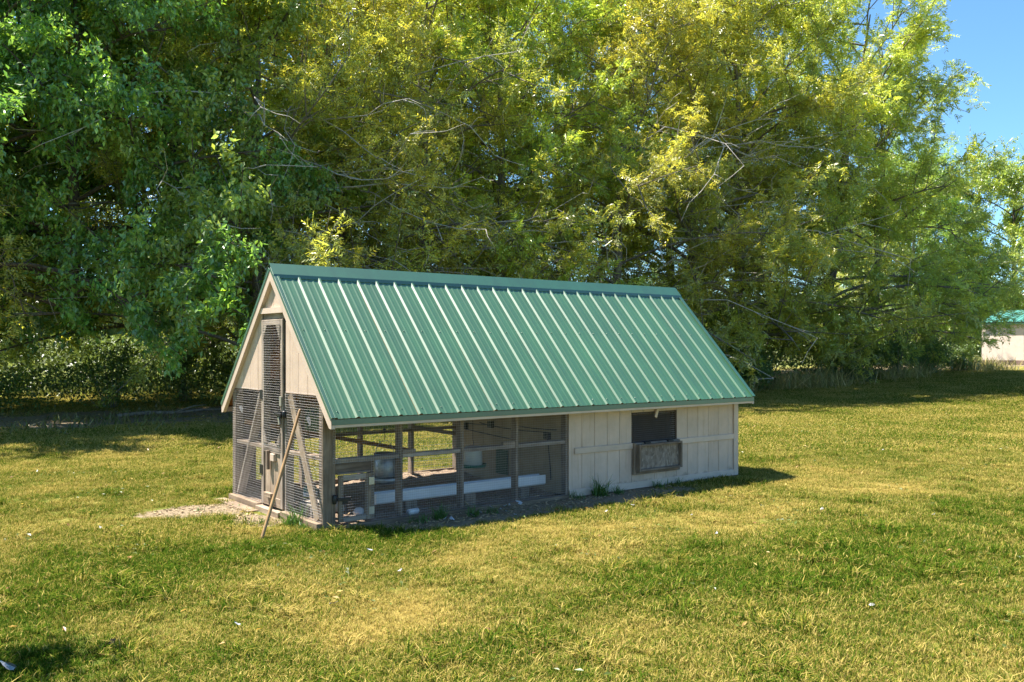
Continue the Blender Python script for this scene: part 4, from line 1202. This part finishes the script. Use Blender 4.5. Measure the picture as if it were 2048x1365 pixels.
# tall dry grass and weeds along the tree row (uncountable)
def weeds(name, n, xr, yf, h0, h1, w0, w1, colr, seed, label, var=.25, clump=0):
    r = np.random.default_rng(seed)
    x = r.uniform(*xr, n); y = yf(x, r); keep = fbm(x * .55, y * .55, seed, 3) > clump; x, y = x[keep], y[keep]; n = len(x)
    h = r.uniform(h0, h1, n) * (.5 + fbm(x * .8, y * .8, seed + 3, 3)); a = r.random(n) * 6.28; w = r.uniform(w0, w1, n)
    b0 = np.stack([x, y, gz(x, y) - .02], -1); sd = np.stack([np.cos(a) * w, np.sin(a) * w, 0 * a], -1); ln = np.stack([r.normal(.08, .42, n) * h, r.normal(0, .42, n) * h, h * r.uniform(.6, 1.05, n)], -1)
    V = np.stack([b0 - sd, b0 + sd, b0 + ln * .6 + sd * .8, b0 + ln * .6 - sd * .8, b0 + ln + sd * .15, b0 + ln - sd * .15], 1).reshape(-1, 3)
    o = np.arange(n)[:, None] * 6; F = np.concatenate([o + np.array([[0, 1, 2, 3]]), o + np.array([[3, 2, 4, 5]])], 0)
    v = np.exp(r.normal(0, var, n)); g_ = r.random(n)[:, None]
    T = v[:, None] * (np.array(colr[0])[None, :] * g_ + np.array(colr[1])[None, :] * (1 - g_))
    ob = link(name, np_mesh(name, V, F, M['weed'], np.repeat(T, 6, 0))); tag(ob, label, kind='stuff'); return ob
weeds('tall_dry_grass', 9000, (14, 40), lambda x, r: 12.0 - .03 * (x - 14) + r.normal(0, .55, len(x)), .2, .8, .006, .014, ((.48, .37, .17), (.16, .20, .05)), 61, 'tall dry grass and stalks along the foot of the right tree row', .25, .40)
weeds('green_weeds', 9000, (-8, 16), lambda x, r: 16.2 + r.normal(0, 2.2, len(x)), .05, .24, .008, .02, ((.10, .14, .03), (.20, .17, .06)), 62, 'green weeds under the left trees', .3, .48)
weeds('meadow', 26000, (-22, 60), lambda x, r: r.uniform(27, 44, len(x)) - .1 * np.maximum(0, x), .2, .6, .02, .05, ((.12, .16, .04), (.20, .21, .09)), 63, 'bright sunlit meadow weeds seen under the trees', .3, .3)
weeds('meadow', 12000, (-60, 120), lambda x, r: r.uniform(60, 90, len(x)), 1.0, 2.6, .08, .2, ((.14, .19, .06), (.26, .28, .12)), 64, 'far hedge of pale growth behind the meadow', .3, .3)

# fallen branch under the left trees
t = empty('fallen_branch', (2.1, 15.6, float(gz(2.1, 15.6)))); tag(t, 'pale grey fallen branch lying on the soil under the left trees', 'branch')
tube('limb', [(0, 0, .05), (.8, .25, .08), (1.5, .35, .05), (2.4, .75, .07), (3.1, .9, .05)], [.055, .05, .042, .03, .015], M['bark_grey'], t, 8)
tube('twig', [(1.5, .35, .06), (1.9, .05, .22), (2.2, -.05, .25)], [.02, .014, .006], M['bark_grey'], t, 6)

# far woods closing the horizon (one mass)
def far_mass(name, n, xr, yr, h, colr, seed, label, sz):
    r = np.random.default_rng(seed)
    x = r.uniform(*xr, n); y = r.uniform(*yr, n); top = h * (.45 + .9 * fbm(x * .06, y * .02, seed, 4))
    c = np.stack([x, y, rise(x) + top * r.random(n) ** .8], -1)
    ax = r.normal(0, .8, (n, 3)); nn = r.normal(0, .6, (n, 3)) + np.array([0, -.3, .8])
    L = r.uniform(sz * .6, sz * 1.3, n)
    Q = leaf_quads(c, ax, nn, L, L * .6); v = np.exp(r.normal(0, .25, n)) * (.75 + .6 * vnoise(x * .3, c[:, 2] * .5, seed))
    T = np.repeat(v[:, None] * np.array(colr)[None, :], 4, 0)
    tag(link(name, np_mesh(name, Q.reshape(-1, 3), np.arange(n * 4).reshape(-1, 4), M['weed'], T)), label, kind='stuff')
far_mass('far_woods', 60000, (-70, 190), (85, 105), 9, (.12, .17, .05), 71, 'far hazy wood beyond the meadow, seen in gaps under the trees', 1.3)
far_mass('thicket', 40000, (-24, 46), (28, 33), 2.6, (.11, .15, .045), 72, 'sunlit thicket behind the tree rows', .22)

far_mass('far_woods', 30000, (95, 150), (-10, 85), 8, (.12, .17, .05), 73, 'far wood closing the gap beside the shed', 1.3)
far_mass('brush', 16000, (-9, 13), (18.5, 24), 1.5, (.10, .16, .045), 74, 'tangled dark brush among the left trunks', .10)
far_mass('brush', 14000, (14, 41), (12.6, 15.5), 1.3, (.12, .18, .05), 75, 'tangled brush at the foot of the right trees', .11)
# fallen leaves and small broad-leaved lawn weeds (uncountable)
def flat_leaves(name, n, xr, yr, lo, hi, cols, seed, label, keep=None, zup=.012):
    r = np.random.default_rng(seed); x = r.uniform(*xr, n); y = r.uniform(*yr, n)
    k = ~((x > -.1) & (x < 6.2) & (y > -.1) & (y < 2.4))
    if keep is not None: k &= keep(x, y, r)
    x, y = x[k], y[k]; n = len(x)
    c = np.stack([x, y, gz(x, y) + zup + r.random(n) * .015], -1)
    a = r.random(n) * 6.28; ax = np.stack([np.cos(a), np.sin(a), r.normal(0, .3, n)], -1); nn = r.normal(0, .3, (n, 3)) + np.array([0, 0, 1])
    L = r.uniform(lo, hi, n); Q = leaf_quads(c, ax, nn, L, L * r.uniform(.35, .6, n))
    cc = np.array(cols)[r.integers(0, len(cols), n)] * r.uniform(.7, 1.3, n)[:, None]
    tag(link(name, np_mesh(name, Q.reshape(-1, 3), np.arange(n * 4).reshape(-1, 4), M['weed'], np.repeat(cc, 4, 0))), label, kind='stuff')
flat_leaves('leaf_litter', 9000, (-9, 40), (11.5, 20), .05, .12, ((.34, .22, .10), (.24, .15, .08), (.42, .32, .15), (.20, .19, .07)), 81, 'dry leaf litter on the soil under the trees', None, .012)
flat_leaves('fallen_leaves', 700, (-6, 20), (-5, 12), .03, .065, ((.40, .25, .08), (.48, .36, .12), (.30, .15, .07)), 82, 'a few fallen leaves on the lawn', None, .04)
flat_leaves('lawn_weeds', 16000, (-5, 14), (-5.5, 6), .025, .055, ((.085, .12, .018), (.12, .15, .024), (.07, .10, .015)), 83, 'patches of clover and broad leaved weeds in the lawn', lambda x, y, r: fbm(x * 1.6, y * 1.6, 91, 3) > .64, .03)
